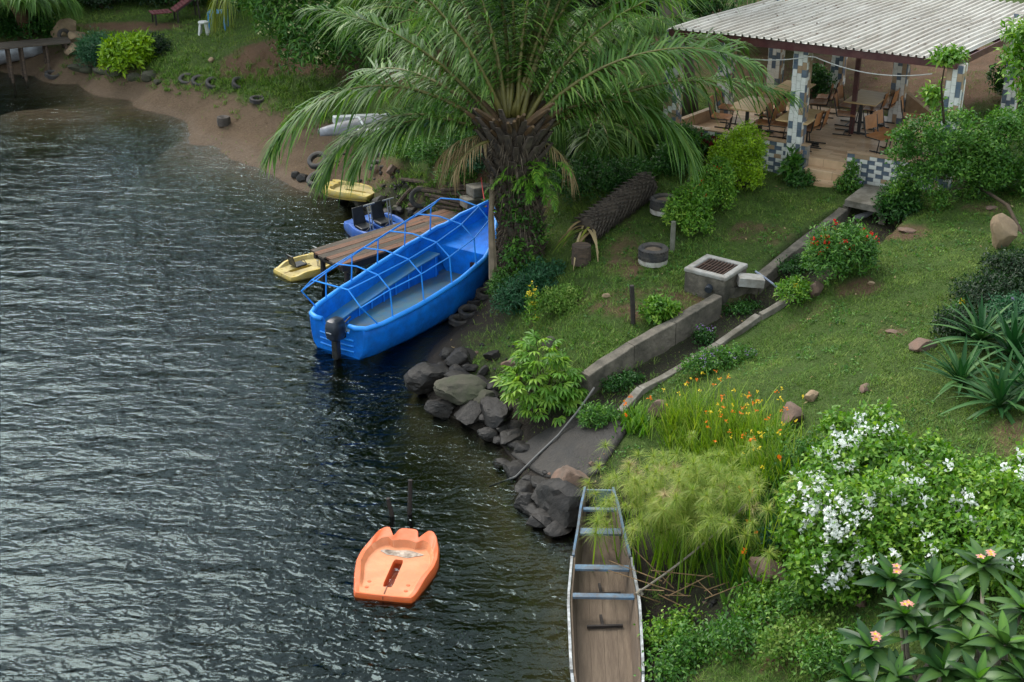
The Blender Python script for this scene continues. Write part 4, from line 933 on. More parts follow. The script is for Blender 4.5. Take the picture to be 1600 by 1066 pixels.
for k in range(4):
    a = PI/4+k*PI/2; MB().beam((.12*math.cos(a), .12*math.sin(a), .4), (.2*math.cos(a), .2*math.sin(a), 0), .09, .03, (math.cos(a), math.sin(a), .3)).build('leg', mw, t, world=False)
p = gp(342, 46); t = thing('plastic_table', 'small bright blue plastic table on the far grass', 'table', p)
mbp = mat('blue_plastic_table', srgb(52, 140, 200), srgb(40, 120, 180), 4, .45)
MB().box((0, 0, .6), (.6, .6, .03)).build('table_top', mbp, t, world=False, bevel=.01)
for x in (-.26, .26):
    for y in (-.26, .26): MB().box((x, y, .29), (.05, .05, .585)).build('leg', mbp, t, world=False)
p = gp(352, 30); t = thing('garden_chair', 'black chair behind the blue plastic table', 'chair', p, .4)
MB().box((0, 0, .42), (.45, .45, .04)).build('seat', M_black, t, world=False); MB().box((0, .21, .68), (.45, .04, .44), Matrix.Rotation(-.15, 3, 'X')).build('backrest', M_black, t, world=False)
for x in (-.2, .2):
    for y in (-.2, .2): MB().box((x, y, .2), (.035, .035, .4)).build('leg', M_black, t, world=False)

# ---------------------------------------------------------------- rocks
M_rock = mat('dark_rock', srgb(35, 32, 29), srgb(21, 20, 19), 1.6, .62, 1.0, 6, dirt=srgb(56, 50, 42), dscale=2.4, damt=.5, spec=.3)
M_rockw = mat('brown_rock', srgb(118, 92, 76), srgb(90, 72, 60), 1.8, .9, .9, 7, dirt=srgb(92, 84, 74), dscale=2, damt=.7)
M_rockp = mat('pale_rock', srgb(154, 132, 102), srgb(124, 100, 74), 2, .9, .9, 7, dirt=srgb(110, 96, 78), dscale=3, damt=.6)
M_rockm = mat('mossy_rock', srgb(76, 71, 58), srgb(54, 51, 42), 1.8, .9, .9, 7, dirt=srgb(66, 72, 46), dscale=2, damt=.7)
import bmesh
def rock_at(p, w, d, ht, m, label, seed, rz=0.0, sub=3, cut=.35, sink=.3, cat='rock', group=None, name='rock', parent=None):
    bm = bmesh.new(); bmesh.ops.create_icosphere(bm, subdivisions=sub, radius=1.0); rr = random.Random(seed)
    planes = [(Vector((rr.gauss(0, 1), rr.gauss(0, 1), rr.gauss(0, .7))).normalized(), rr.uniform(.5, .85)) for _ in range(12)]
    off = Vector((seed*3.1, seed*1.7, 0))
    for v in bm.verts:
        c = v.co.copy()
        for n_, q in planes:
            e = c.dot(n_)-q
            if e > 0: c -= n_*e*.93
        c *= 1+.09*noise.noise(c*2+off)+.06*noise.noise(c*5+off)+.04*noise.noise(c*11+off)+.025*noise.noise(c*23+off)
        v.co = Vector((c.x*w/2, c.y*d/2, c.z*ht/2+ht/2*(1-sink*2)))
    me = bpy.data.meshes.new(name); bm.to_mesh(me); bm.free(); me.materials.append(m)
    me.polygons.foreach_set('use_smooth', [True]*len(me.polygons)); me.set_sharp_from_angle(angle=R(24))
    o = bpy.data.objects.new(name, me); COL.objects.link(o); o.location = p; o.rotation_euler = (0, 0, rz)
    if parent is not None: o.parent = parent; return o
    return props(o, label, cat, group)
G1 = 'shore boulders below the leafy bush'
for i, (px, py, w, d, ht, m, lb, rz) in enumerate((
    (675, 600, .85, .8, .55, M_rock, 'large grey boulder at the water, leftmost of the group', .2), (723, 618, 1.0, .75, .5, M_rockm, 'flat mossy topped boulder in the middle of the shore group', .1),
    (690, 646, .5, .5, .36, M_rock, 'rounded dark boulder at the water below the flat boulder', 0), (735, 655, .65, .6, .45, M_rock, 'angular dark boulder at the water edge below the flat boulder', .5),
    (775, 655, .55, .7, .5, M_rock, 'dark sloping boulder beside the broad leaved bush', .3), (718, 570, .55, .5, .4, M_rock, 'brown grey boulder behind the leftmost boulder', .2),
    (752, 630, .55, .45, .35, M_rockm, 'small wedge rock right of the flat boulder', .6), (735, 580, .28, .25, .2, M_rock, 'small round stone behind the flat boulder', .6), (756, 585, .24, .22, .2, M_rock, 'small stone nearest the weeds behind the boulders', .1),
    (765, 680, .4, .3, .25, M_rock, 'low wet stone below the broad leaved bush', .2), (822, 790, .42, .5, .34, M_rock, 'dark round boulder where the grey pipe meets the water', .2), (850, 775, .34, .3, .28, M_rock, 'small boulder between the round boulder and the big brown rock', .2),
    (885, 812, .95, 1.05, .85, M_rock, 'big jagged dark rock at the canoe bow', .5), (893, 768, .62, .6, .6, M_rockw, 'rusty brown rock on top of the jagged rock', .2), (827, 752, .22, .2, .15, M_rock, 'small stone lying beside the grey pipe', .2),
    (800, 575, .35, .3, .25, M_rockw, 'brown stone among the weeds above the boulders', .5), (700, 555, .3, .3, .2, M_rock, 'wet stone in the mud behind the leftmost boulder', 0), (770, 560, .3, .3, .22, M_rock, 'dark stone at the foot of the weedy bank', .9))):
    rock_at(gp(px, py), w*1.22, d*1.25, ht*1.05, m, lb, i+1, rz, sink=.27, sub=4)
for i, (px, py, w, d, ht, m, lb) in enumerate(((1563, 385, .62, .5, .85, M_rockp, 'tall pale standing rock at the right edge of the lawn'), (1273, 463, .36, .34, .36, M_rockw, 'reddish brown lump of rock beside the drain'), (1442, 545, .55, .45, .22, M_rockw, 'flat brown rock in the lawn left of the spiky plants'),
    (1268, 625, .42, .2, .16, M_rockp, 'long low pale stone in the lawn'), (1350, 608, .38, .22, .1, M_rockw, 'thin brown stone lying flush in the lawn'), (1235, 660, .55, .5, .4, M_rockw, 'rounded brown rock behind the orange flowers'), (1030, 650, .5, .4, .4, M_rockw, 'brown rock by the end of the kerb'),
    (1200, 905, .75, .5, .36, M_rockw, 'tilted brown slab on the bank above the canoe'), (1393, 520, .3, .16, .07, M_rockw, 'small flat stone right of the lawn dip'), (1418, 362, .45, .22, .1, M_rockw, 'flat brown rock in the grass before the leafy tree'), (1362, 443, .16, .12, .08, M_rockp, 'small pale stone near the red flowered bush'),
    (1548, 328, .3, .16, .1, M_rockw, 'low stone in grass before the standing rock'), (948, 463, .24, .14, .1, M_rockp, 'small pinkish stone on the worn lawn'), (1082, 290, .35, .3, .4, M_rockm, 'grey stone behind the clipped hedge'), (1345, 945, .25, .2, .25, M_rockw, 'brown stone under the white flowered bush'),
    (612, 272, .35, .3, .35, M_rockw, 'orange brown rock on the bank behind the yellow boat'), (590, 268, .22, .2, .25, M_rockw, 'small brown rock behind the yellow boat'), (330, 98, .3, .22, .2, M_rockp, 'pale orange stone on the far grassy bank'), (975, 255, .35, .3, .3, M_rockp, 'pale stone in the shade behind the fallen trunk'), (860, 548, .35, .3, .35, M_rockm, 'grey stone in the weeds above the broad leaved bush'),
    (1590, 430, .3, .3, .45, M_rock, 'dark stone at the right edge below the standing rock'))):
    rock_at(gp(px, py), w, d, ht, m, lb, 40+i, .3*i, sink=.2)
for i, (px, py, w, d, ht) in enumerate(((120, 108, .7, .5, .3), (140, 112, .7, .5, .3), (160, 114, .7, .5, .3), (180, 116, .6, .5, .34))):
    rock_at(gp(px, py), w*1.2, d, ht, M_rockm, ['leftmost long kerb stone of the far beach edge', 'second kerb stone of the far beach edge', 'third kerb stone of the far beach edge', 'fourth kerb stone, below the lime bush'][i], 70+i, -.3, group='kerb stones of the far beach')
for i, (px, py, w, lb) in enumerate(((208, 122, .6, 'grey rubble rock right of the lime bush'), (232, 124, .7, 'larger grey rubble rock above the beach'), (247, 130, .4, 'small grey rubble rock above the beach'), (102, 52, 1.3, 'big pale rock at the end of the far walkway'), (120, 62, .9, 'rock below the big pale rock at the far walkway'), (112, 82, .8, 'dark rock under the far walkway end'))):
    rock_at(gp(px, py), w, w*.7, w*.55, M_rockm if i < 3 else M_rockp, lb, 80+i, .4*i)
# stony revetment between the beach and the jetty
rd = random.Random(31)
for i in range(26):
    u = i/25; px = 470+u*220+rd.uniform(-8, 8); py = 285+u*75+rd.uniform(-12, 8); w = rd.uniform(.25, .55)
    rock_at(gp(px, py), w, w*.8, w*.6, M_rock if rd.random() < .7 else M_rockm, 'dark stone of the rough revetment between beach and jetty', 100+i, rd.uniform(0, 3), sub=2, group='revetment stones')
for i in range(34):
    px, py = rd.choice(((560, 250, ), (590, 275), (600, 240), (620, 300)))[0:2]; px += rd.uniform(-35, 35); py += rd.uniform(-14, 14); w = rd.uniform(.08, .2)
    rock_at(gp(px, py), w, w*.8, w*.6, M_rock, 'small dark stone of the gravel heap behind the yellow boat', 140+i, rd.uniform(0, 3), sub=2, group='gravel heap stones')
for i in range(34):
    u = i/33; px, py = [(705, 560), (735, 600), (770, 640), (800, 690), (812, 740), (850, 800), (885, 850)][min(5, int(u*6))]; q2_ = [(705, 560), (735, 600), (770, 640), (800, 690), (812, 740), (850, 800), (885, 850)][min(6, int(u*6)+1)]; f_ = u*6-int(u*6)
    w = rd.uniform(.28, .55); rock_at(gp(px+(q2_[0]-px)*f_+rd.gauss(0, 14), py+(q2_[1]-py)*f_+rd.gauss(0, 8)), w*1.2, w, w*.5, M_rock, 'dark angular wet rock of the strip along the near shoreline', 300+i, rd.uniform(0, 3), sub=3, group='dark shoreline rocks')
for i in range(70):
    cx_, cy_p, sx, sy = rd.choice(((755, 585, 28, 30), (790, 560, 15, 25), (740, 500, 25, 25), (900, 720, 45, 30), (1085, 960, 55, 40), (860, 740, 50, 20), (1060, 1010, 40, 25)))
    w = rd.uniform(.06, .18); rock_at(gp(rd.gauss(cx_, sx*.6), rd.gauss(cy_p, sy*.6)), w, w*.8, w*.6, M_rock if rd.random() < .75 else M_rockw, 'small loose stone on the dark muddy shore', 200+i, rd.uniform(0, 3), sub=1, group='loose shore stones')
# ---------------------------------------------------------------- foliage generators
def leafcards(P, D, Nn, L, Wd, fold=.25, bend=.15, tint=None, shape=.45):
    """n folded pointed leaves (4 tris each): P bases, D directions, Nn face normals"""
    n = len(P); D = nrm(D); S_ = nrm(np.cross(D, Nn)); Nn = np.cross(S_, D)
    L = np.broadcast_to(L, (n,))[:, None]; Wd = np.broadcast_to(Wd, (n,))[:, None]
    mid = P+D*L*shape; tip = P+D*L-Nn*L*bend
    a = mid+S_*Wd*.5+Nn*Wd*fold; b = mid-S_*Wd*.5+Nn*Wd*fold
    V = np.stack([P, a, tip, b, mid], 1).reshape(-1, 3); i = np.arange(n)[:, None]*5
    F = np.concatenate([i+[0, 1, 4], i+[1, 2, 4], i+[2, 3, 4], i+[3, 0, 4]])
    t = np.repeat(np.clip(tint if tint is not None else np.full(n, .5), 0, 1), 5)
    return V, F, t
def strips(P0, D, L, Wd, nseg=3, droop=.3, side=None, prof=None, tint=None, g=None):
    """n ribbons bending under gravity"""
    n = len(P0); D = nrm(D); L = np.broadcast_to(L, (n,)); Wd = np.broadcast_to(Wd, (n,)); droop = np.broadcast_to(droop, (n,))
    if side is None:
        side = np.cross(D, np.array([0, 0, 1.0])); bad = np.linalg.norm(side, axis=1) < .05; side[bad] = [1, 0, 0]; side = nrm(side)
    if prof is None: prof = lambda t: np.clip(1.15*(1-t)**.7*(.55+.9*t), 0, 1)
    Vs = []
    for k in range(nseg+1):
        t = k/nseg; c = P0+D*(L*t)[:, None]; c[:, 2] -= droop*L*t*t
        w = (Wd*prof(t)*.5)[:, None]
        if k == nseg: Vs.append(c[:, None])
        else: Vs.append(np.stack([c-side*w, c+side*w], 1))
    V = np.concatenate(Vs, 1); m = 2*nseg+1; V = V.reshape(-1, 3); i = np.arange(n)[:, None]*m; F4 = []
    for k in range(nseg-1): F4.append(i+[2*k, 2*k+1, 2*k+3, 2*k+2])
    F3 = i+[2*nseg-2, 2*nseg-1, 2*nseg]
    t = np.repeat(np.clip(tint if tint is not None else np.full(n, .5), 0, 1), m)
    return V, ([np.concatenate(F4)] if F4 else [])+[F3], t
def merge(parts):
    Vs, Fs, ts = [], [], []; o = 0
    for V, F, t in parts:
        for f in (F if isinstance(F, list) else [F]): Fs.append(f+o)
        Vs.append(V); ts.append(t); o += len(V)
    f3 = [f for f in Fs if f.shape[1] == 3]; f4 = [f for f in Fs if f.shape[1] == 4]
    return np.concatenate(Vs), ([np.concatenate(f3)] if f3 else [])+([np.concatenate(f4)] if f4 else []), np.concatenate(ts)
def unit(r, n): return nrm(r.normal(size=(n, 3)))
def crown_tips(r, blobs, n, shell=.3, low=-.5):
    B = np.array(blobs, float); w = (B[:, 3]*B[:, 4]*B[:, 5])**(2/3); k = r.choice(len(B), n, p=w/w.sum())
    d = unit(r, n*3); d = d[d[:, 2] > low][:n]
    rad = 1-np.abs(r.normal(0, shell, n)); rad = np.clip(rad, .05, 1.1)
    rad *= .82+.36*vnoise(d[:, 0]*2.5+k*7, d[:, 1]*2.5+d[:, 2]*2, 5)
    return B[k, :3]+d*B[k, 3:]*rad[:, None], d, k
def clump(r, blobs, k=5, f=.5, out=.75):
    """break each crown mass into smaller sprays with gaps between them"""
    o = []
    for x, y, z, a, b, c in blobs:
        for d in unit(r, k): o.append((x+d[0]*a*out, y+d[1]*b*out, z+d[2]*c*out, a*f*r.uniform(.7, 1.2), b*f*r.uniform(.7, 1.2), c*f*r.uniform(.7, 1.3)))
    return o
def leafy(r, blobs, ntips, per, L, Wd, spread, shell=.3, up=.35, low=-.5, jl=.3, bend=.15, whorl=False, extra_tint=0):
    P, d, k = crown_tips(r, blobs, ntips, shell, low); n = ntips*per
    Pb = np.repeat(P, per, 0)+r.normal(size=(n, 3))*spread; tw = nrm(d+r.normal(size=d.shape)*.45+[0, 0, up]); TW = np.repeat(tw, per, 0)
    D = nrm(TW*.55+unit(r, n)*.85); Nn = nrm(TW+unit(r, n)*.5+[0, 0, .5])
    ct = np.repeat(r.normal(0, .16, ntips), per); t = .5+ct+r.normal(0, .1, n)+extra_tint
    return leafcards(Pb, D, Nn, L*(1+r.uniform(-jl, jl, n)), Wd*(1+r.uniform(-jl, jl, n)), tint=t, bend=bend), P, d
def stems(name, base, tips, r0, m, parent, r, n=8, seg=4, rr=.3):
    b = MB()
    for p in tips:
        pts = []
        for k in range(seg+1):
            u = k/seg; q = base.lerp(p, u); q = q+Vector((0, 0, .25*(p-base).length*u*(1-u)))+Vector(r.normal(size=3)*.05*(p-base).length*u*(1-u)*2); pts.append(q)
        b.tube(pts, [r0*(1-.75*k/seg) for k in range(seg+1)], 6)
    return b.build(name, m, parent, smooth=True)
M_bark = mat('grey_bark', srgb(104, 94, 82), srgb(76, 68, 58), 4, .95, .7, 14, stretch=(1, 1, .3))
M_twig = mat('brown_twig', srgb(84, 68, 50), srgb(60, 48, 36), 8, .9)
def C(a, b, c): return srgb(*a), srgb(*b), srgb(*c)
LF = {
 'lime': leafmat('lime_leaf', *C((70, 104, 16), (120, 158, 24), (168, 196, 40))),
 'deep': leafmat('deep_green_leaf', *C((24, 54, 18), (44, 88, 30), (88, 132, 52))),
 'mid': leafmat('mid_green_leaf', *C((36, 72, 22), (66, 112, 38), (122, 162, 64))),
 'bright': leafmat('bright_green_leaf', *C((46, 84, 20), (88, 134, 36), (156, 186, 70))),
 'dark': leafmat('dark_leaf', *C((16, 34, 14), (28, 54, 22), (50, 80, 34))),  # darkest green, for undergrowth, ground cover and far trees
 'blue': leafmat('bluish_leaf', *C((24, 58, 36), (42, 86, 52), (74, 122, 76))),
 'palm': leafmat('palm_leaflet', *C((40, 72, 24), (78, 116, 42), (142, 168, 84)), trans=.38, rough=.42, spec=.32),
 'palmy': leafmat('yellowing_palm_leaflet', *C((64, 84, 24), (110, 126, 40), (160, 164, 70)), trans=.35),  # yellower leaflet for ageing and drying fronds
 'reed': leafmat('reed_blade', *C((62, 96, 24), (108, 142, 40), (168, 180, 76)), trans=.35),
 'papy': leafmat('papyrus_ray', *C((84, 112, 32), (128, 154, 52), (184, 182, 96)), trans=.4),
 'grass': leafmat('grass_blade', *C((50, 78, 26), (84, 116, 42), (136, 152, 72)), trans=.25, rough=.6, spec=.2, nscale=.5),
 'weed': leafmat('bank_grass', *C((54, 88, 28), (94, 130, 48), (148, 164, 84)), trans=.3, rough=.55, spec=.25),
 'agave': leafmat('strap_leaf', *C((20, 50, 26), (36, 78, 36), (90, 126, 66)), trans=.15, rough=.5, spec=.2),
 'plum': leafmat('plumeria_leaf', *C((20, 46, 20), (38, 72, 30), (84, 116, 52)), trans=.2, rough=.4, spec=.35),
 'straw': leafmat('dry_straw', *C((96, 80, 52), (140, 120, 84), (186, 168, 128)), trans=.2, rough=.8, spec=.1),
}
def petal(nm, c, c2): return leafmat(nm, srgb(*c2), srgb(*c), srgb(*c), trans=.3, rough=.6, spec=.2)
FL = {'white': petal('white_bract', (236, 238, 232), (196, 206, 190)), 'red': petal('red_petal', (206, 44, 30), (160, 28, 22)), 'orange': petal('orange_petal', (236, 132, 48), (214, 96, 30)), 'yellow': petal('yellow_petal', (232, 206, 70), (206, 170, 50)),
      'violet': petal('violet_petal', (176, 140, 206), (150, 110, 180)), 'pink': petal('pink_petal', (240, 176, 160), (226, 130, 120)), 'cream': petal('cream_blossom', (206, 206, 150), (170, 176, 110)), 'maroon': petal('maroon_leaf', (96, 34, 40), (64, 24, 30))}
def flowers(r, P, per, size, spread):
    n = len(P)*per; Pb = np.repeat(P, per, 0)+r.normal(size=(n, 3))*spread
    return leafcards(Pb, unit(r, n)+[0, 0, .4], unit(r, n)+[0, 0, .8], size*(1+r.uniform(-.3, .3, n)), size*.8, tint=r.uniform(.2, 1, n), bend=.2)
def blobs_at(p, lst): return [(p.x+a, p.y+b, p.z+c, rx, ry, rz) for a, b, c, rx, ry, rz in lst]
def shrub(name, label, cat, p, bl, leaf, ntips, per, L, Wd, spread, seed, flow=None, stem_n=7, stem_r=.02, group=None, **kw):
    r = rng(seed); t = thing(name, label, cat, p, 0, group); B = blobs_at(p, bl)
    (V, F, tt), tips, d = leafy(r, B, ntips, per, L, Wd, spread, **kw)
    npmesh('foliage', V, F, LF[leaf], t, tt)
    ii = r.choice(len(tips), stem_n); stems('stems', p-Vector((0, 0, .05)), [Vector(tips[i]) for i in ii], stem_r, M_twig, t, r)
    if flow:
        for col, cnt, per_f, sz, sp, top in flow:
            o_ = tips[(d[:, 2] > top)]; q = o_[r.choice(len(o_), min(cnt, len(o_)), replace=False)]; q = q+nrm(q-np.array([p.x, p.y, p.z]))*.04
            V, F, tt = flowers(r, q, per_f, sz, sp); npmesh('flowers', V, F, FL[col], t, tt)['kind'] = 'stuff'
    return t

# ---------------------------------------------------------------- palms
def frond_mesh(r, L, arch, n=90, leaflet=.75, hang=.55, width=.035, start=.22, m=None, twist=0.0, seg=3, spread=1.0):
    """local: base at origin, grows along +x rising, plane x-z; leaflets both sides"""
    tt = np.linspace(0, 1, 26)
    ang = arch[0]+(arch[1]-arch[0])*tt**1.25
    x = np.concatenate([[0], np.cumsum(np.cos(ang[:-1]))])*L/25; z = np.concatenate([[0], np.cumsum(np.sin(ang[:-1]))])*L/25
    b = MB().tube([(x[i], 0, z[i]) for i in range(26)], [.055*(1-t)**1.6+.006 for t in tt], 6)
    parts = []
    for sd in (-1, 1):
        t = np.linspace(start, .995, n)+r.normal(0, .004, n); t = np.clip(t, 0, .999)
        px = np.interp(t, tt, x); pz = np.interp(t, tt, z); a = np.interp(t, tt, ang)
        fwd = np.stack([np.cos(a), 0*a, np.sin(a)], 1); upv = np.stack([-np.sin(a), 0*a, np.cos(a)], 1)
        lat = np.array([0, sd, 0.0])
        D = nrm(fwd*(.4+.7*t[:, None]**2)+lat*spread*(1.0-.35*t[:, None])+upv*(.25+r.normal(0, .3, n)[:, None])+r.normal(0, .1, (n, 3)))
        Ll = leaflet*np.clip(.45+1.9*(t-start)*(1-.25*t), 0, 1)*(1-.55*np.clip((t-.75)/.25, 0, 1))*(1+r.normal(0, .09, n))
        parts.append(strips(np.stack([px, 0*px, pz], 1), D, Ll, width, seg, hang*(1+r.normal(0, .25, n)), tint=np.clip(.45+r.normal(0, .16, n)+.15*(r.random(n) < .15), 0, 1)))
    return b, merge(parts)
M_rach = mat('palm_rachis', srgb(106, 100, 42), srgb(78, 74, 32), 6, .6)
M_rachd = mat('brown_petiole', srgb(98, 74, 44), srgb(70, 54, 34), 6, .8)
def frond(t, base, az, el, L, r, m='palm', end=None, roll=0, name='frond', **kw):
    end = end if end is not None else el-R(95)
    b, (V, F, tt) = frond_mesh(r, L, (el, end), **kw)
    M4 = Matrix.Translation(base) @ Matrix.Rotation(az, 4, 'Z') @ Matrix.Rotation(roll, 4, 'X')
    A = np.array(M4); V = V @ A[:3, :3].T+A[:3, 3]
    o = npmesh(name, V, F, LF[m], t, tt)
    b.v = [M4 @ v for v in b.v]; b.build('rachis', M_rach, o, smooth=True)
    return o
r = rng(77); TB0 = gp(818, 408); PCR = Vector((.02, TB0.y-.05, 4.15))
palm = thing('oil_palm', 'big spreading palm with shaggy thick trunk beside the blue boat', 'palm', TB0)
# trunk with old leaf bases
ZB = TB0.z-.4; n = 16; rows = []
def tr_c(u): return Vector((TB0.x+(PCR.x-TB0.x)*u, TB0.y+(PCR.y-TB0.y)*u, ZB+(PCR.z-ZB)*u))
def tr_r(u): return .45-.11*math.sin(PI*min(1, u*1.2))+.08*u
for u in np.linspace(0, 1, 26):
    c = tr_c(u); rr_ = tr_r(u); rows.append([c+Vector((math.cos(a), math.sin(a), 0))*rr_*(1+.12*noise.noise(Vector((math.cos(a)*2, math.sin(a)*2, u*9)))) for a in np.linspace(0, 2*PI, 24, endpoint=False)])
bt = MB().grid(rows, True); bt.f.append(tuple(range(len(bt.v)-24, len(bt.v)))); bt.build('trunk', mat('palm_trunk', srgb(72, 60, 49), srgb(44, 37, 31), 5, .95, .9, 12, dirt=srgb(98, 88, 74), dscale=6, damt=.5), palm, smooth=True)
bo = MB()
for i in range(230):
    u = (i/230)**.85; a = i*2.39996; c = tr_c(u); rr_ = tr_r(u)*.9; o_ = Vector((math.cos(a), math.sin(a), 0)); p0 = c+o_*rr_
    ln = r.uniform(.2, .38)*(.6+1.3*u*u); q = p0+o_*ln*.62+Vector((0, 0, ln*.75)); s_ = Vector((-o_.y, o_.x, 0))*r.uniform(.05, .09); th_ = o_*.05
    bo.add([p0-s_*1.4, p0+s_*1.4, p0+s_+th_-Vector((0, 0, .08)), p0-s_+th_-Vector((0, 0, .08)), q-s_*.7, q+s_*.7, q+s_*.6+th_, q-s_*.6+th_], [(0, 1, 5, 4), (3, 7, 6, 2), (0, 4, 7, 3), (1, 2, 6, 5), (4, 5, 6, 7)])
o = bo.build('leaf_bases', mat('leaf_base', srgb(74, 62, 50), srgb(42, 36, 30), 6, .95, .6, 20, dirt=srgb(112, 100, 84), dscale=5, damt=.45), palm); o['kind'] = 'stuff'
# fibres and hanging straw
n = 1500; u = r.random(n)**.8; a = r.random(n)*2*PI; cc = np.array([list(tr_c(x)) for x in u]); rr_ = np.array([tr_r(x) for x in u])
P0 = cc+np.stack([np.cos(a), np.sin(a), 0*a], 1)*rr_[:, None]; D = np.stack([np.cos(a), np.sin(a), r.uniform(-.8, .6, n)], 1)
V, F, tt = strips(P0, D, r.uniform(.1, .35, n), .02, 2, r.uniform(.2, 1.2, n), tint=r.uniform(0, 1, n)); o = npmesh('fibres', V, F, leafmat('trunk_fibre', *C((44, 38, 32), (72, 62, 50), (120, 108, 90)), trans=.05, rough=.9, spec=.1), palm, tt); o['kind'] = 'stuff'
# petiole stubs at the crown
bs_ = MB()
for i in range(40):
    a = i*2.39996; o_ = Vector((math.cos(a), math.sin(a), 0)); c = tr_c(.88+.1*(i % 5)/5)+o_*.38; l = r.uniform(.35, .95)
    bs_.tube([c-o_*.15, c+o_*l*.3+Vector((0, 0, l*.45)), c+o_*l*.7+Vector((0, 0, l*.75))], [.09, .07, .03], 6)
bs_.build('petiole_stubs', M_rachd, palm)
# fronds: azimuth is measured from +x (right); 90 is away from the camera
FRS = [(179, 40, 5.3, -66), (172, 28, 4.2, -72), (192, 34, 3.2, -62), (128, 66, 5.4, -10), (108, 72, 5.6, 0), (88, 74, 5.8, 5), (70, 70, 5.6, 5), (50, 66, 5.6, -10), (35, 56, 5.4, -20), (22, 42, 5.4, -22), (8, 30, 5.6, -24), (-6, 42, 3.9, -72), (96, 84, 5.2, 40), (140, 80, 5.0, 30), (60, 82, 5.2, 30), (160, 76, 5.2, 15), (30, 74, 5.2, 0), (115, 55, 5, -35), (75, 50, 5, -30), (4, 55, 5.2, -35), (140, 40, 4.8, -50), (118, 78, 5.4, 12), (45, 44, 5.0, -40), (100, 62, 5.2, -15), (82, 80, 5.6, 25), (15, 62, 5.2, -10), (130, 78, 5.6, 20), (66, 60, 5.6, -15), (166, 52, 4.6, 0)]
for i, (az, el, L, en) in enumerate(FRS):
    az_ = R(az); b0 = PCR+Vector((math.cos(az_)*(.16+.26*(1-el/90)), math.sin(az_)*(.16+.26*(1-el/90)), .1-.75*(1-el/90)))
    frond(palm, b0, az_, R(el), L, r, 'palm', R(en), n=112, leaflet=.88, hang=.62, width=.056, start=.12, roll=R(r.uniform(-22, 22)), seg=3)
for az, el, L in ((195, 15, 1.4), (212, 5, 1.3), (184, 0, 1.4), (350, -10, 1.3)):
    az_ = R(az); b0 = PCR+Vector((math.cos(az_)*.3, math.sin(az_)*.3, -.35))
    frond(palm, b0, az_, R(el), L, r, 'straw', R(el-75), n=36, leaflet=.35, hang=1.2, width=.02, name='dead_frond')
# long dry frond stalk hanging by the boat
dpz = [at(783, 240, 0)*0+Vector((-.38, TB0.y-.15, 3.2)), Vector((-.42, TB0.y-.3, 2.2)), Vector((-.38, TB0.y-.38, .9))]
MB().tube(dpz, [.05, .06, .1], 6).build('hanging_stalk', mat('dry_stalk', srgb(136, 120, 98), srgb(104, 92, 74), 5, .95), palm)
# fern growing on the trunk
fp = Vector((.5, TB0.y-.5, 3.05)); fern = thing('fern', 'bright green fern growing out of the palm trunk', 'fern', fp)
for i in range(26):
    a = R(r.uniform(150, 400)); bb_ = fp+Vector((r.normal(0, .18), r.normal(0, .08), r.uniform(-.35, .4)))
    b, (V, F, tt) = frond_mesh(r, r.uniform(.45, .8), (R(r.uniform(20, 60)), R(-70)), n=20, leaflet=.14, hang=.3, width=.035, start=.1, seg=2)
    A = np.array(Matrix.Translation(bb_) @ Matrix.Rotation(a, 4, 'Z')); npmesh('frond', V @ A[:3, :3].T+A[:3, 3], F, LF['bright'], fern, tt)
r3 = rng(88)
for k_, (du, da, n_) in enumerate(((.25, -100, 40), (.4, -60, 40), (.15, -70, 60), (.5, -120, 30), (.3, -30, 40), (.6, -80, 40), (.45, -95, 50), (.2, -110, 50), (.08, -90, 60), (.1, -50, 60), (.65, -50, 30))):
    c = tr_c(du); a = R(da); q = c+Vector((math.cos(a), math.sin(a), 0))*tr_r(du)*1.05
    (V, F, tt), _, _ = leafy(r3, [(q.x, q.y, q.z, .22, .16, .28)], n_, 6, .1, .05, .05); npmesh('epiphyte', V, F, LF['mid'], palm, tt)['kind'] = 'stuff'
# fallen palm trunk with its ruff of leaf bases
a, b_ = gp(915, 380, .3), gp(1000, 318, .33); lg = thing('fallen_palm_trunk', 'fallen palm trunk covered in dark pointed leaf bases', 'log', a-Vector((0, 0, .3)))
ax = (b_-a).normalized(); LN = (b_-a).length+.25; s_ = Vector((-ax.y, ax.x, 0)).normalized(); u_ = ax.cross(s_)*-1
MB().tube([a+ax*LN*k/6 for k in range(7)], [.22, .25, .26, .26, .26, .25, .24], 14).build('core', mat('palm_trunk', srgb(92, 76, 62)), lg, smooth=True)
sc_ = MB()
for i in range(420):
    k = i/420; an = i*2.39996; o_ = s_*math.cos(an)+Vector((0, 0, 1))*math.sin(an); c = a+ax*LN*k+o_*.23; l = r.uniform(.14, .22)
    w = ax.cross(o_)*r.uniform(.035, .05); tip = c-ax*l*.8+o_*l*.55
    sc_.add([c-w, c+w, tip+w*.15, tip-w*.15, c+ax*.05+o_*.02], [(0, 1, 2, 3), (1, 4, 2), (4, 0, 3, 2)])
o = sc_.build('leaf_bases', mat('dry_leaf_base', srgb(88, 78, 66), srgb(46, 40, 34), 9, .95, .5, 30), lg); o['kind'] = 'stuff'
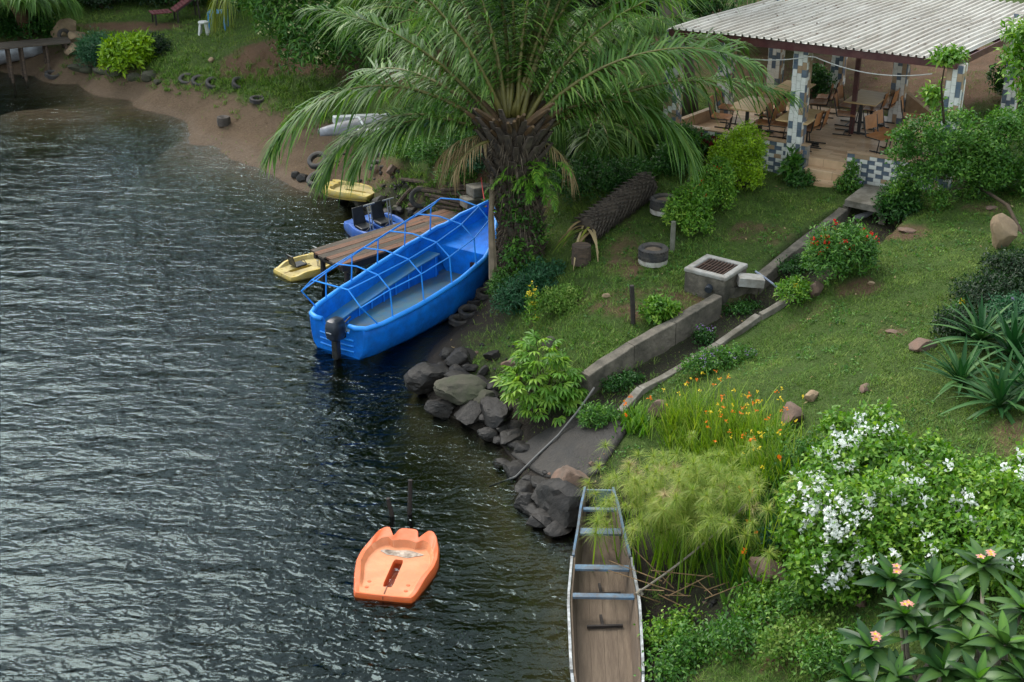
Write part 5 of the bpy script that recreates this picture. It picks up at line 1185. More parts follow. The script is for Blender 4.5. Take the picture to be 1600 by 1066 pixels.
# its dry fronds and the stump
r2 = rng(5)
for i in range(16):
    c = a+Vector((r2.normal(0, .12), r2.normal(0, .12), r2.uniform(-.1, .15))); azz = R(r2.uniform(190, 290))
    V, F, tt = strips(np.array([list(c)]), np.array([[math.cos(azz), math.sin(azz), r2.uniform(.0, .3)]]), r2.uniform(.5, 1.0), r2.uniform(.05, .1), 4, r2.uniform(.5, .9), tint=r2.uniform(0, 1, 1))
    npmesh('dry_leaf', V, F, LF['straw' if i % 3 else 'palmy'], lg, tt)
p = gp(908, 412); o = MB().tube([p, p+Vector((0, 0, .38))], [.2, .19], 14).build('stump', mat('old_timber', srgb(96, 78, 62)), loc=p); props(o, 'sawn grey stump under the end of the fallen palm trunk', 'stump')

# far palms
def far_palm(label, base, top, nf, L, seed, r0=.2, m='palm', els=(15, 75)):
    r = rng(seed); t = thing('palm', label, 'palm', base)
    pts = [base.lerp(top, u)+Vector((0, 0, .25*math.sin(PI*u))) for u in np.linspace(0, 1, 9)]
    MB().tube(pts, [r0*(1.15-.3*u) for u in np.linspace(0, 1, 9)], 10).build('trunk', mat('ringed_trunk', srgb(126, 96, 66), srgb(88, 66, 46), 4, .95, .7, 12, stretch=(1, 1, 4)), t, smooth=True)
    for i in range(nf):
        az = i*2.39996+seed; el = R(els[0]+(els[1]-els[0])*((i*.618) % 1)); frond(t, top, az, el, L*r.uniform(.85, 1.1), r, m, el-R(95), n=95, leaflet=.75, hang=.7, width=.045, start=.12, seg=2)
    return t
d_ = ray(20, 6); far_palm('leaning palm with brown trunk at the far left shore', gp(45, 52), Vector((0, 0, H))+d_*(47.5/d_.y), 16, 2.2, 3, .24, els=(5, 80))
far_palm('young palm behind the pavilion, left of its back column', Vector((2.2, 34.5, 2.2)), Vector((2.4, 34.8, 3.4)), 14, 3.0, 4, .25, els=(20, 80))
far_palm('palm beyond the fallen trunk, low against the slope', gp(930, 235), gp(930, 235, .5), 14, 1.9, 6, .22, els=(25, 75))
far_palm('low palm behind the big palm at the top of the photo', Vector((-1.8, 36.5, 2.1)), Vector((-1.6, 36.7, 3.6)), 15, 3.2, 7, .25, els=(10, 80))
far_palm('palm behind the pavilion back column', Vector((7.2, 38.5, 2.6)), Vector((7.3, 38.6, 4.0)), 12, 2.6, 9, .2, els=(0, 70))
# ---------------------------------------------------------------- shrubs and garden plants
# hedge of three clipped lime shrubs
for px, py, s_, lb, sd in ((1150, 292, 1.0, 'tallest rounded lime green shrub before the tiled parapet', 1), (1112, 322, .72, 'middle lime green shrub of the hedge with a few red flowers', 2), (1075, 362, .75, 'lowest lime green shrub by the grey post', 3)):
    p = gp(px, py); hh = .62*s_
    shrub('lime_shrub', lb, 'shrub', p, [(0, 0, hh, .52*s_, .5*s_, .62*s_), (.22*s_, .1, hh*1.45, .36*s_, .36*s_, .42*s_), (-.25*s_, .05, hh*.8, .4*s_, .4*s_, .45*s_), (.1, -.2, hh*.6, .42*s_, .4*s_, .42*s_)], 'lime' if sd == 1 else 'bright', int(1100*s_*s_)+200, 7, .07, .032, .045, sd, flow=[('red', 6, 6, .05, .03, .2)] if sd != 1 else None, group='lime green hedge', shell=.16)
p = gp(1310, 432); shrub('flowering_shrub', 'round dark green shrub dotted with red flowers beside the drain', 'shrub', p, [(0, 0, .5, .58, .52, .55), (-.2, -.1, .35, .45, .45, .4), (.25, .0, .42, .42, .42, .45)], 'mid', 1000, 7, .085, .03, .05, 11, flow=[('red', 26, 10, .05, .035, .1)])
p = gp(1400, 352); shrub('dark_shrub', 'compact dark shrub beside the slab bridge', 'shrub', p, [(0, 0, .4, .42, .4, .45), (.1, 0, .7, .25, .25, .3)], 'deep', 520, 7, .09, .04, .05, 12)
p = gp(1325, 300); shrub('step_shrub', 'small leafy shrub right of the pavilion steps', 'shrub', p, [(0, 0, .16, .24, .2, .2), (.05, .05, .45, .1, .1, .2)], 'mid', 150, 7, .07, .035, .04, 13, flow=[('violet', 6, 5, .03, .02, 0)])
p = gp(1234, 285); shrub('leafy_plant', 'plant with big pale leaves left of the pavilion steps', 'plant', p, [(0, 0, .25, .18, .15, .2), (.02, .0, .45, .1, .1, .18)], 'mid', 36, 6, .17, .075, .04, 14)
p = gp(1245, 290); shrub('step_shrub', 'dark low shrub at the foot of the second front column', 'shrub', p, [(0.1, 0, .12, .26, .2, .16)], 'deep', 150, 7, .07, .03, .04, 15)
p = gp(1090, 262); shrub('maroon_plant', 'dark red leaved plant against the tiled parapet', 'plant', p, [(0, 0, .45, .3, .2, .3), (.3, 0, .4, .25, .2, .25)], 'deep', 160, 6, .14, .06, .05, 16, flow=[('maroon', 34, 6, .13, .04, -.2)])
p = gp(1062, 270); shrub('dark_shrub', 'dark spiky shrub at the left corner of the pavilion', 'shrub', p, [(0, 0, .35, .4, .35, .4), (.1, 0, .75, .2, .2, .3), (-.3, 0, .2, .3, .3, .25)], 'deep', 520, 7, .12, .03, .05, 17)
# leafy tree at the right, before the pavilion
r = rng(41); p = gp(1606, 372); tr_ = thing('garden_tree', 'leafy spreading tree hiding the right corner of the pavilion', 'tree', p)
bl = []
for (px, py, z, rx, rz_b) in ((1530, 230, 3.9, .6, .42), (1475, 200, 3.85, .5, .34), (1590, 230, 4.2, .8, .6), (1500, 270, 3.5, .65, .5), (1440, 245, 3.35, .4, .26), (1425, 285, 2.95, .38, .34), (1565, 285, 3.5, .65, .45), (1620, 290, 3.6, .8, .6), (1500, 330, 2.95, .3, .3), (1555, 195, 4.3, .35, .22), (1610, 180, 4.6, .6, .4), (1420, 215, 3.5, .3, .2), (1590, 300, 3.2, .4, .3), (1465, 312, 2.95, .22, .2), (1490, 235, 3.8, .5, .35), (1555, 245, 3.9, .5, .4), (1400, 240, 3.3, .16, .14), (1540, 330, 2.9, .16, .2)):
    d = ray(px, py); t_ = 27.0/d.y if px > 1480 else 26.6/d.y; q = Vector((0, 0, H))+d*t_; bl.append((q.x, q.y, q.z, rx, rx, rz_b))
(V, F, tt), tips, dd = leafy(r, clump(r, bl, 6, .42, .85), 3300, 9, .085, .038, .07, shell=.4, low=-.8, extra_tint=.04); npmesh('crown', V, F, LF['mid'], tr_, tt)
bm_ = np.mean(np.array(bl)[:, :3], 0); k0 = Vector((bm_[0]+.2, bm_[1]+.1, bm_[2]-.45)); MB().tube([p-Vector((0, 0, .1)), p.lerp(k0, .5)+Vector((.12, 0, .1)), k0], [.04, .035, .03], 8).build('trunk', M_twig, tr_, smooth=True)
stems('branches', k0, [Vector(b[:3]) for b in bl], .016, M_twig, tr_, r, seg=6)
# overhanging sprays at the right edge with drooping compound leaves
r = rng(42); d = ray(1640, 105); q0 = Vector((0, 0, H))+d*(22.0/d.y); gb = Vector((q0.x+2.2, q0.y+1.0, 0)); gb.z = h(gb.x, gb.y)
ot = thing('overhanging_tree', 'tree leaning in from the right edge with drooping bright leaves', 'tree', gb)
MB().tube([gb, gb+Vector((-.1, 0, 2.0)), q0+Vector((1.4, .5, .4)), q0+Vector((.4, .1, .2))], [.16, .13, .09, .05], 8).build('trunk', M_bark, ot, smooth=True)
bl = []
for px, py, rx in ((1595, 95, .36), (1625, 130, .5), (1640, 60, .6), (1600, 55, .3), (1700, 100, .9), (1470, 108, .0)):
    if rx: d = ray(px, py); q = Vector((0, 0, H))+d*(22.0/d.y); bl.append((q.x, q.y, q.z, rx, rx, rx*.6))
(V, F, tt), tips, dd = leafy(r, bl, 520, 8, .13, .055, .06, shell=.4, low=-.9, bend=.35); npmesh('crown', V, F, LF['bright'], ot, tt)
stems('branches', q0+Vector((.6, .15, .2)), [Vector(b[:3]) for b in bl]+[Vector(x) for x in tips[:14]], .03, M_twig, ot, r, seg=5)
d = ray(1478, 92); q = Vector((0, 0, H))+d*(25.5/d.y); d2 = ray(1455, 150); q2 = Vector((0, 0, H))+d2*(26.3/d2.y)
for bs in ([(q.x, q.y, q.z, .28, .25, .13), (q.x+.15, q.y, q.z+.05, .18, .2, .1)], [(q2.x, q2.y, q2.z, .14, .14, .2)]):
    (V, F, tt), tips, dd = leafy(r, bs, 45, 8, .13, .055, .05, shell=.5, bend=.4); npmesh('sprig', V, F, LF['bright'], tr_, tt)
MB().tube([Vector((q.x, q.y, q.z)), Vector((q.x+.1, q.y+.4, q.z-.6)), Vector(bl[0][:3])*0+Vector((q2.x+.4, q2.y+.3, q2.z-.6))], [.012, .018, .025], 5).build('sprig_stem', M_twig, tr_)
# bougainvillea
r = rng(51); p = gp(1400, 880); bv = thing('bougainvillea', 'big sprawling bougainvillea covered in white blossoms', 'shrub', p)
bl = []
for px, py, z, rx, rzb in ((1330, 720, 2.55, .5, .42), (1290, 790, 2.3, .5, .45), (1300, 870, 2.0, .45, .4), (1380, 700, 2.7, .42, .35), (1360, 800, 2.55, .55, .5), (1440, 790, 2.65, .6, .45), (1420, 860, 2.35, .6, .45), (1510, 760, 2.85, .5, .35), (1560, 800, 2.8, .5, .4), (1500, 850, 2.6, .55, .4), (1600, 770, 3.0, .45, .35), (1350, 665, 2.75, .3, .28), (1580, 870, 2.7, .5, .4), (1255, 745, 2.3, .2, .16), (1245, 830, 2.0, .2, .2), (1420, 735, 2.85, .22, .2), (1480, 715, 2.95, .2, .16), (1545, 735, 3.0, .18, .18), (1310, 655, 2.75, .16, .16), (1385, 650, 2.8, .14, .2), (1330, 920, 1.75, .2, .16), (1275, 905, 1.7, .2, .18), (1610, 720, 3.1, .2, .2), (1460, 690, 2.9, .16, .12)):
    q = at(px, py, z); bl.append((q.x, q.y, q.z-.1, rx, rx, rzb))
(V, F, tt), tips, dd = leafy(r, bl+clump(r, bl, 3, .4, .9), 5200, 8, .078, .05, .06, shell=.26, low=-.5, jl=.45); npmesh('foliage', V, F, LF['bright'], bv, tt)
stems('stems', p, [Vector(tips[i]) for i in r.choice(len(tips), 26)], .03, M_twig, bv, r, seg=5)
fc = []
for px, py, cnt in ((1320, 690, 8), (1345, 655, 5), (1370, 672, 4), (1280, 740, 6), (1255, 790, 10), (1270, 765, 6), (1300, 770, 5), (1340, 790, 5), (1290, 810, 7), (1320, 830, 7), (1315, 860, 4), (1320, 905, 5), (1340, 895, 3), (1360, 870, 2), (1420, 755, 4), (1440, 745, 3), (1505, 780, 4), (1505, 800, 3), (1425, 800, 3), (1450, 848, 2), (1520, 725, 2), (1595, 740, 4), (1365, 760, 4), (1310, 730, 5), (1250, 735, 3), (1380, 640, 3), (1560, 760, 2), (1270, 865, 2), (1590, 870, 2)):
    for _ in range(cnt):
        q = Vector((0, 0, H)); d = ray(px+r.normal(0, 18), py+r.normal(0, 17)); A = np.array(list(d)); 
        # first crown blob the line of sight meets
        best_t = 1e9
        for b in bl:
            o_ = (np.array([0, 0, H])-np.array(b[:3]))/np.array(b[3:]); dv = A/np.array(b[3:]); aa = dv@dv; bb2 = o_@dv; c_ = o_@o_-1.02; ds = bb2*bb2-aa*c_
            if ds > 0: best_t = min(best_t, (-bb2-math.sqrt(ds))/aa)
        if best_t < 1e8: fc.append(np.array([0, 0, H])+A*best_t)
for c in fc:
    V, F, tt = flowers(r, np.array([c]), 15, .06, .04); npmesh('blossom', V, F, FL['white'], bv, tt)
# plumeria: single leaves in whorls on thick stems
r = rng(61)
def leaf_obj_mesh(nm, L, Wd, m, nseg=6, fold=.12, bend=.35):
    V = []; T = []
    for k in range(nseg+1):
        t = k/nseg; w = Wd*.5*math.sin(PI*min(1, .06+.94*t**.75))**.8*(1 if k < nseg else .05); z = -bend*L*t*t
        V += [(L*t, -w, z+w*fold*2), (L*t, 0, z), (L*t, w, z+w*fold*2)]; T += [.62, .8, .62]
    F = []
    for k in range(nseg):
        for j in range(2): a = 3*k+j; F.append([a, a+1, a+4, a+3])
    me = npmesh(nm, V, np.array(F), m, None, T, smooth=True); d = me.data; bpy.data.objects.remove(me); return d
PLM = [leaf_obj_mesh('leaf', .42, .145, LF['plum'], bend=b) for b in (.15, .3, .5)]
for q in range(3):
    PLM[q].attributes['tint'].data.foreach_set('value', np.tile([.4+.12*q, .62+.12*q, .4+.12*q], 7).astype(np.float32))
PLY = leaf_obj_mesh('leaf', .4, .12, LF['mid'], bend=.2); PLY.attributes['tint'].data.foreach_set('value', np.tile([.5, .66, .5], 7).astype(np.float32))
def plumeria(label, rosettes, base, seed, flo=()):
    r = rng(seed); t = thing('plumeria', label, 'shrub', base); inv = root_frame(t).inverted()
    for q, (px, py, z, s_) in enumerate(rosettes):
        c = at(px, py, z); mid = base.lerp(c, .55)+Vector((r.normal(0, .06), r.normal(0, .06), -.05))
        MB().tube([base+Vector((r.normal(0, .08), r.normal(0, .08), 0)), mid, c-Vector((0, 0, .02))], [.03, .025, .018], 7).build('stem', mat('plumeria_stem', srgb(130, 122, 104), srgb(98, 90, 74), 8, .8), t, smooth=True)
        nl = int(r.integers(16, 22))
        for i in range(nl):
            az = i*2.39996+q; el = R(58-62*(i/nl)+r.normal(0, 7)); sc = s_*r.uniform(.8, 1.12)*(.75+.35*i/nl)
            o = bpy.data.objects.new('leaf', PLY if i < 3 else PLM[int(r.integers(0, 3))]); COL.objects.link(o); o.parent = t
            o.matrix_local = inv @ (Matrix.Translation(c+Vector((0, 0, -.06*i/nl))) @ Matrix.Rotation(az, 4, 'Z') @ Matrix.Rotation(-el, 4, 'Y') @ Matrix.Rotation(r.normal(0, .2), 4, 'X') @ Matrix.Diagonal((sc, sc, sc, 1)))
        if q in flo:
            MB().tube([c, c+Vector((.02, -.03, .14))], .008, 5).build('flower_stalk', M_twig, t)
            for _ in range(3):
                cc = c+Vector((r.normal(0, .05), r.normal(0, .04)-.03, .16+r.normal(0, .025))); an = np.arange(5)*2*PI/5; D = np.stack([np.cos(an), np.sin(an)*.8, .25+0*an], 1)
                V, F, tt = leafcards(np.tile(list(cc), (5, 1)), D, np.tile([0, -.5, 1.0], (5, 1)), .06, .036, tint=r.uniform(.3, 1, 5)); npmesh('flower', V, F, FL['pink'], t, tt)
                V, F, tt = leafcards(np.tile(list(cc+Vector((0, -.004, .008))), (5, 1)), D, np.tile([0, -.5, 1.0], (5, 1)), .024, .018, tint=r.uniform(.3, 1, 5)); npmesh('flower_eye', V, F, FL['yellow'], t, tt)
    return t
plumeria('nearer plumeria with pink blossom tips and broad dark leaves', [(1360, 1010, 2.35, 1.05), (1400, 1055, 2.2, .95), (1415, 960, 2.5, .95), (1450, 985, 2.45, 1.0), (1395, 905, 2.6, .95), (1475, 1045, 2.3, 1.0), (1330, 1060, 2.1, .8)], gp(1430, 1090), 3, flo=(0, 4, 2))
plumeria('right hand plumeria with one orange pink bloom on a tall stem', [(1536, 880, 2.95, 1.0), (1460, 910, 2.75, .95), (1500, 945, 2.7, 1.0), (1570, 1005, 2.75, 1.1), (1600, 950, 2.9, 1.0), (1530, 1060, 2.55, 1.0), (1600, 1060, 2.6, 1.0), (1515, 1000, 2.6, .9)], gp(1545, 1090), 4, flo=(0,))
# strap-leaved rosettes at the right
AGM = [leaf_obj_mesh('leaf', .85, .088, LF['agave'], nseg=8, bend=b, fold=.2) for b in (.2, .4, .7)]
for q in range(3): AGM[q].attributes['tint'].data.foreach_set('value', np.tile([.35+.15*q, .5+.15*q, .35+.15*q], 9).astype(np.float32))
for q, (px, py, s_, nl, lb) in enumerate(((1500, 605, .85, 24, 'leftmost dark strap leaved rosette on the lawn edge'), (1560, 640, 1.0, 24, 'lowest strap leaved rosette at the right edge'), (1530, 540, .95, 26, 'upper strap leaved rosette below the dark ground cover'), (1580, 560, 1.05, 26, 'strap leaved rosette touching the right edge, upper'), (1612, 620, 1.1, 24, 'strap leaved rosette cut by the right edge, lower'))):
    c = gp(px, py); t = thing('strap_leaf_plant', lb, 'plant', c, 0, 'strap leaved plants')
    nl = int(nl*1.6)
    for i in range(nl):
        az = i*2.39996+q; el = R(82-66*(i/nl)+r.normal(0, 6)); sc = s_*r.uniform(.75, 1.1)
        o = bpy.data.objects.new('leaf', AGM[int(r.integers(0, 3))]); COL.objects.link(o); o.parent = t
        o.matrix_local = Matrix.Translation((0, 0, .05)) @ Matrix.Rotation(az, 4, 'Z') @ Matrix.Rotation(-el, 4, 'Y') @ Matrix.Diagonal((sc, sc, sc, 1))
for px, py, rx, lb, sd in ((1545, 470, .6, 'dark mat of low foliage above the strap leaved plants', 1), (1580, 430, .5, 'dark low shrub below the standing rock', 2), (1500, 520, .4, 'dark low foliage left of the strap leaved plants', 3), (1595, 500, .5, 'grey green low shrub with violet flowers at the right edge', 4)):
    p = gp(px, py); shrub('ground_cover_shrub', lb, 'shrub', p, [(0, 0, .12, rx, rx, .28), (rx*.5, .1, .1, rx*.6, rx*.6, .22)], 'dark' if sd < 4 else 'blue', int(900*rx), 7, .08, .03, .05, 90+sd, stem_n=3, flow=[('violet', 8, 4, .03, .02, .3)] if sd == 4 else None)
# broad palmate-leaved bush over the boulders: every leaf a fan of seven leaflets
r = rng(71)
def palmate(nm, L, m):
    an = np.linspace(-2.0, 2.0, 7); D = np.stack([np.cos(an), np.sin(an), -.25-.12*np.abs(an)], 1); n = 7
    V, F, tt = leafcards(np.zeros((n, 3)), D, np.tile([0, 0, 1.0], (n, 1)), L*(1-.12*np.abs(an)), L*.24, tint=np.full(n, .5), bend=.15, shape=.55); o = npmesh(nm, V, F, m, None, tt); d = o.data; bpy.data.objects.remove(o); return d
PMM = [palmate('leaf', .2, LF['bright']) for _ in range(3)]
for q in range(3): PMM[q].attributes['tint'].data.foreach_set('value', np.full(35, .35+.2*q, dtype=np.float32))
p = gp(850, 640); t = thing('cassava_bush', 'bright bush of hand shaped leaves hanging over the shore boulders', 'bush', p)
B = blobs_at(p, [(0, 0, .55, .6, .5, .55), (-.35, -.1, .45, .4, .4, .45), (.35, .0, .4, .4, .4, .4), (-.1, .2, .95, .4, .35, .35), (.1, -.25, .2, .55, .4, .35)])
P_, d_, k_ = crown_tips(r, B, 290, .18, -.4)
for i in range(len(P_)):
    o = bpy.data.objects.new('leaf', PMM[int(r.integers(0, 3))]); COL.objects.link(o); o.parent = t
    dv = Vector(d_[i])+Vector((r.normal(0, .3), r.normal(0, .3), .2)); az = math.atan2(dv.y, dv.x); el = math.asin(max(-1, min(1, dv.normalized().z)))*.6-.2
    s_ = r.uniform(.8, 1.25); o.matrix_local = Matrix.Translation(Vector(P_[i])-p) @ Matrix.Rotation(az, 4, 'Z') @ Matrix.Rotation(-el, 4, 'Y') @ Matrix.Rotation(r.normal(0, .35), 4, 'X') @ Matrix.Diagonal((s_, s_, s_, 1))
stems('stems', p, [Vector(P_[i]) for i in r.choice(len(P_), 40)], .014, M_twig, t, r)
# papyrus clump
r = rng(81); pp_ = thing('papyrus', 'tall feathery papyrus clump leaning over the canoe', 'papyrus', gp(1050, 880))
ps = []; um = []; umd = []; ss_ = []
for i in range(230):
    bx, by = r.normal(1068, 48), r.normal(875, 28); b0 = np.array(list(gp(bx, by))); ln = r.uniform(.9, 1.5); az = r.uniform(0, 2*PI)
    tip = b0+np.array([math.cos(az)*.5*ln*.6-.12, math.sin(az)*.3*ln-.08, ln]); ss_.append((b0, tip))
    k = 90; c = np.tile(tip, (k, 1)); dd = nrm(unit(r, k)+nrm(tip-b0)*.55)
    lt = r.uniform(.14, .29); dry = r.random() < .06
    (um if not dry else umd).append(strips(c, dd, lt*(1+r.uniform(-.25, .25, k)), .0048, 2, .5, prof=lambda t: 1-.5*t, tint=np.clip(r.normal(.5, .2, k)+(.05 if not dry else .3), 0, 1)))
V, F, tt = merge(um); o = npmesh('umbels', V, F, LF['papy'], pp_, tt); o['kind'] = 'stuff'
V, F, tt = merge(umd); o = npmesh('dry_umbels', V, F, LF['straw'], pp_, tt); o['kind'] = 'stuff'
A = np.array([a for a, b in ss_]); Bq = np.array([b for a, b in ss_]); V, F, tt = strips(A, Bq-A, np.linalg.norm(Bq-A, axis=1), .022, 3, 0.0, prof=lambda t: 1-.3*t, tint=r.uniform(.2, .7, len(A))); o = npmesh('stems', V, F, LF['reed'], pp_, tt); o['kind'] = 'stuff'
# dead brown stalks fallen among the stems
for i in range(16):
    a0 = gp(r.normal(1075, 35), r.normal(930, 22), r.uniform(.05, .3)); az = r.uniform(0, 2*PI); l = r.uniform(.5, 1.1)
    MB().tube([a0, a0+Vector((math.cos(az)*l, math.sin(az)*l*.7, r.uniform(-.05, .5)))], [.009, .006], 5).build('dead_stalk', mat('dead_stalk', srgb(150, 120, 84), srgb(110, 86, 60), 8, .9), pp_)
# flower bed of lilies with orange heads behind the papyrus
def lily_bed(label, spots, nb, L, seed, leaf, flo, name='lily_bed', LW=.035, FS=.05):
    r = rng(seed); c0 = gp(*spots[0][:2]); t = thing(name, label, 'flower bed', c0); parts = []; fl = {k: [] for k, _ in flo}; st = []
    for px, py, sx, sy, n in spots:
        P0 = np.array([list(gp(r.normal(px, sx), r.normal(py, sy))) for _ in range(n)])
        k = nb; P1 = np.repeat(P0, k, 0)+r.normal(0, .03, (n*k, 3))*[1, 1, 0]; az = r.uniform(0, 2*PI, n*k); D = np.stack([np.cos(az)*.45, np.sin(az)*.45, np.ones(n*k)], 1)
        parts.append(strips(P1, D, L*r.uniform(.5, 1.1, n*k), LW, 4, r.uniform(.05, .5, n*k), tint=np.clip(r.normal(.5, .18, n*k), 0, 1)))
        for col, frac in flo:
            m = r.random(n) < frac
            for b0 in P0[m]: tp = b0+np.array([r.normal(0, .08), r.normal(0, .08), L*r.uniform(.95, 1.3)]); fl[col].append(tp); st.append((b0, tp))
    V, F, tt = merge(parts); npmesh('leaves', V, F, LF[leaf], t, tt)
    for col, _ in flo:
        if fl[col]:
            for tp in fl[col]: V, F, tt = flowers(r, np.array([tp]), 6, FS, .012); npmesh('flower', V, F, FL[col], t, tt)
    if st:
        A = np.array([a for a, b in st]); Bq = np.array([b for a, b in st]); V, F, tt = strips(A, Bq-A, np.linalg.norm(Bq-A, axis=1), .014, 2, 0.0, prof=lambda t: 1-.3*t, tint=r.uniform(.3, .8, len(A))); o = npmesh('flower_stalks', V, F, LF['reed'], t, tt); o['kind'] = 'stuff'
    return t
lily_bed('bed of slender yellow green leaves with orange and yellow flower heads', [(1110, 690, 50, 22, 140), (1180, 720, 35, 25, 100), (1150, 760, 40, 30, 120), (1060, 670, 25, 12, 40)], 10, .74, 91, 'reed', [('orange', .08), ('yellow', .08)], LW=.02, FS=.032)
lily_bed('darker broad leaved clump right of the papyrus', [(1190, 830, 28, 30, 70), (1160, 880, 20, 20, 30), (1215, 770, 20, 20, 30)], 7, .55, 92, 'mid', [('orange', .06)])
lily_bed('small orange lily clump below the kerb end', [(985, 668, 14, 12, 30)], 7, .42, 93, 'bright', [('orange', .14)])
lily_bed('tall pale reeds at the edge of the white flowered bush', [(1165, 910, 12, 10, 10), (1225, 880, 12, 12, 8)], 4, 1.0, 94, 'reed', [])
# small plants on the bank and lawn
def small(name, label, px, py, bl, leaf, n, per, L, Wd, seed, flow=None, cat='plant', spread=.04, **kw): return shrub(name, label, cat, gp(px, py), bl, leaf, n, per, L, Wd, spread, seed, flow=flow, stem_n=4, stem_r=.008, **kw)
small('lantana', 'violet flowered lantana spilling over the kerb', 1120, 575, [(0, 0, .14, .4, .28, .2), (.4, .2, .12, .3, .22, .16), (-.35, -.15, .1, .3, .22, .15)], 'mid', 380, 7, .055, .03, 101, [('violet', 30, 5, .025, .02, .1)])
small('lantana', 'small violet flowered plant inside the drain', 1100, 535, [(0, 0, .12, .16, .12, .2)], 'deep', 70, 7, .055, .03, 102, [('violet', 8, 5, .03, .02, .1)])
small('yellow_flower_plant', 'low bush with one yellow flower beside the drain', 1238, 472, [(0, 0, .22, .3, .25, .25), (.2, .1, .15, .2, .2, .2)], 'bright', 240, 7, .07, .03, 103, [('yellow', 1, 10, .06, .015, .4)])
small('yellow_flower_plant', 'single yellow flower above the strap leaved plants', 1496, 495, [(0, 0, .15, .15, .15, .15)], 'mid', 60, 7, .06, .03, 104, [('yellow', 1, 10, .06, .015, .3)])
small('bank_weed', 'leafy weeds growing in the drain mouth', 965, 610, [(0, 0, .1, .26, .18, .14), (.25, .2, .08, .2, .16, .12)], 'deep', 170, 7, .06, .025, 105)
small('bank_weed', 'grassy weeds between the kerb end and the mud slope', 935, 665, [(0, 0, .15, .3, .22, .2)], 'mid', 200, 7, .08, .025, 106)
small('bank_weed', 'leafy weeds behind the charred post', 1025, 500, [(0, 0, .2, .25, .2, .25), (.2, .05, .15, .2, .2, .2)], 'bright', 160, 7, .1, .045, 107)
small('bank_weed', 'weeds in the upper drain below the catch basin', 1150, 490, [(0, 0, .08, .25, .15, .12), (.3, .2, .06, .2, .15, .1)], 'deep', 130, 7, .06, .025, 110)
small('bank_weed', 'weeds in the drain beside the red flowered shrub', 1255, 420, [(0, 0, .1, .3, .2, .14), (-.3, -.2, .08, .25, .2, .12)], 'deep', 200, 7, .06, .025, 111)
small('flowering_weed', 'tall weed with pale yellow flower spike above the boulders', 830, 520, [(0, 0, .4, .1, .1, .4), (.03, 0, .75, .07, .07, .2)], 'bright', 60, 6, .07, .03, 108, [('yellow', 14, 6, .045, .03, -.3)])
for i, (px, py, rx, rz_, lf, lb) in enumerate(((815, 480, .5, .4, 'blue', 'feathery blue green foliage at the boat bow'), (850, 445, .45, .35, 'blue', 'feathery foliage at the foot of the big palm'), (795, 455, .35, .35, 'mid', 'dark leafy weeds hanging beside the boat hull'), (880, 480, .45, .25, 'weed', 'pale grassy weeds on the slope above the broad leaved bush'),
        (920, 300, .75, .55, 'deep', 'dense ferny shrub behind the fallen trunk, nearer'), (890, 265, .6, .5, 'blue', 'ferny shrub between the big palm and the slope'), (980, 290, .55, .4, 'deep', 'dark shrub behind the fallen trunk, by the pavilion slope'), (1010, 250, .5, .5, 'deep', 'dark shrub left of the pavilion corner'),
        (680, 245, .55, .35, 'mid', 'creeper on the slope left of the big palm'), (720, 280, .5, .3, 'mid', 'weeds on the earthy slope behind the jetty'), (640, 240, .5, .3, 'bright', 'bright weeds at the edge of the beach slope'), (740, 230, .6, .35, 'deep', 'dark creeper under the left palm fronds'),
        (650, 200, .6, .45, 'deep', 'dark shrub behind the outrigger canoe'), (700, 190, .6, .5, 'mid', 'green shrub under the left palm fronds, higher'), (780, 330, .35, .25, 'mid', 'weeds between the jetty root and palm trunk'), (760, 260, .4, .3, 'blue', 'round leaved weeds left of the palm trunk'))):
    small('bank_shrub', lb, px, py, [(0, 0, rz_*.5, rx, rx*.8, rz_), (rx*.6, .2, rz_*.4, rx*.6, rx*.6, rz_*.8), (-rx*.6, -.1, rz_*.3, rx*.6, rx*.6, rz_*.7)], lf, int(900*rx), 7, .075, .028, 120+i, cat='shrub', group='shrubs on the bank')
for i, (px, py, rx, lf, lb) in enumerate(((1110, 1010, .45, 'mid', 'leafy weeds at the canoe side, by the bottom edge'), (1045, 1000, .3, 'bright', 'round leaved plant reaching over the canoe side'), (1180, 1000, .5, 'mid', 'leafy weeds on the bank below the brown slab'), (1250, 1010, .45, 'weed', 'pale weeds on the bank at the bottom edge'), (1190, 950, .3, 'bright', 'bright weeds before the brown slab'), (1270, 940, .4, 'mid', 'weeds under the white flowered bush'), (1060, 1050, .35, 'mid', 'weeds at the bottom edge beside the canoe'), (1310, 1030, .4, 'mid', 'weeds between the plumeria and the bank'), (1230, 850, .3, 'blue', 'round padded cactus like plant by the white flowers'), (1210, 700, .3, 'bright', 'leafy plant right of the orange flowers'), (1255, 720, .3, 'mid', 'leafy plant left of the white flowers'))):
    small('bank_weed', lb, px, py, [(0, 0, .08, rx*1.15, rx*.9, .2), (rx*.7, .2, .06, rx*.6, rx*.6, .24), (-rx*.7, -.1, .05, rx*.5, rx*.5, .16)], lf, int(620*rx), 7, .065, .034, 150+i, shell=.45, spread=.075, group='weeds on the near bank')
small('lime_bush', 'bright lime bush on the far beach edge', 203, 105, [(0, 0, .5, .75, .6, .5), (.4, 0, .7, .4, .4, .35), (-.3, -.1, .3, .5, .5, .4)], 'lime', 420, 7, .2, .07, 170, cat='bush', spread=.08)
small('dark_bush', 'feathery dark green bush left of the lime bush', 155, 102, [(0, 0, .5, .7, .6, .55), (-.3, .1, .3, .4, .5, .4)], 'blue', 700, 7, .1, .03, 171, cat='bush', spread=.08)
small('dark_bush', 'brownish low bush right of the lime bush', 240, 82, [(0, 0, .2, .5, .5, .3)], 'dark', 260, 7, .1, .04, 172, cat='bush', spread=.08)
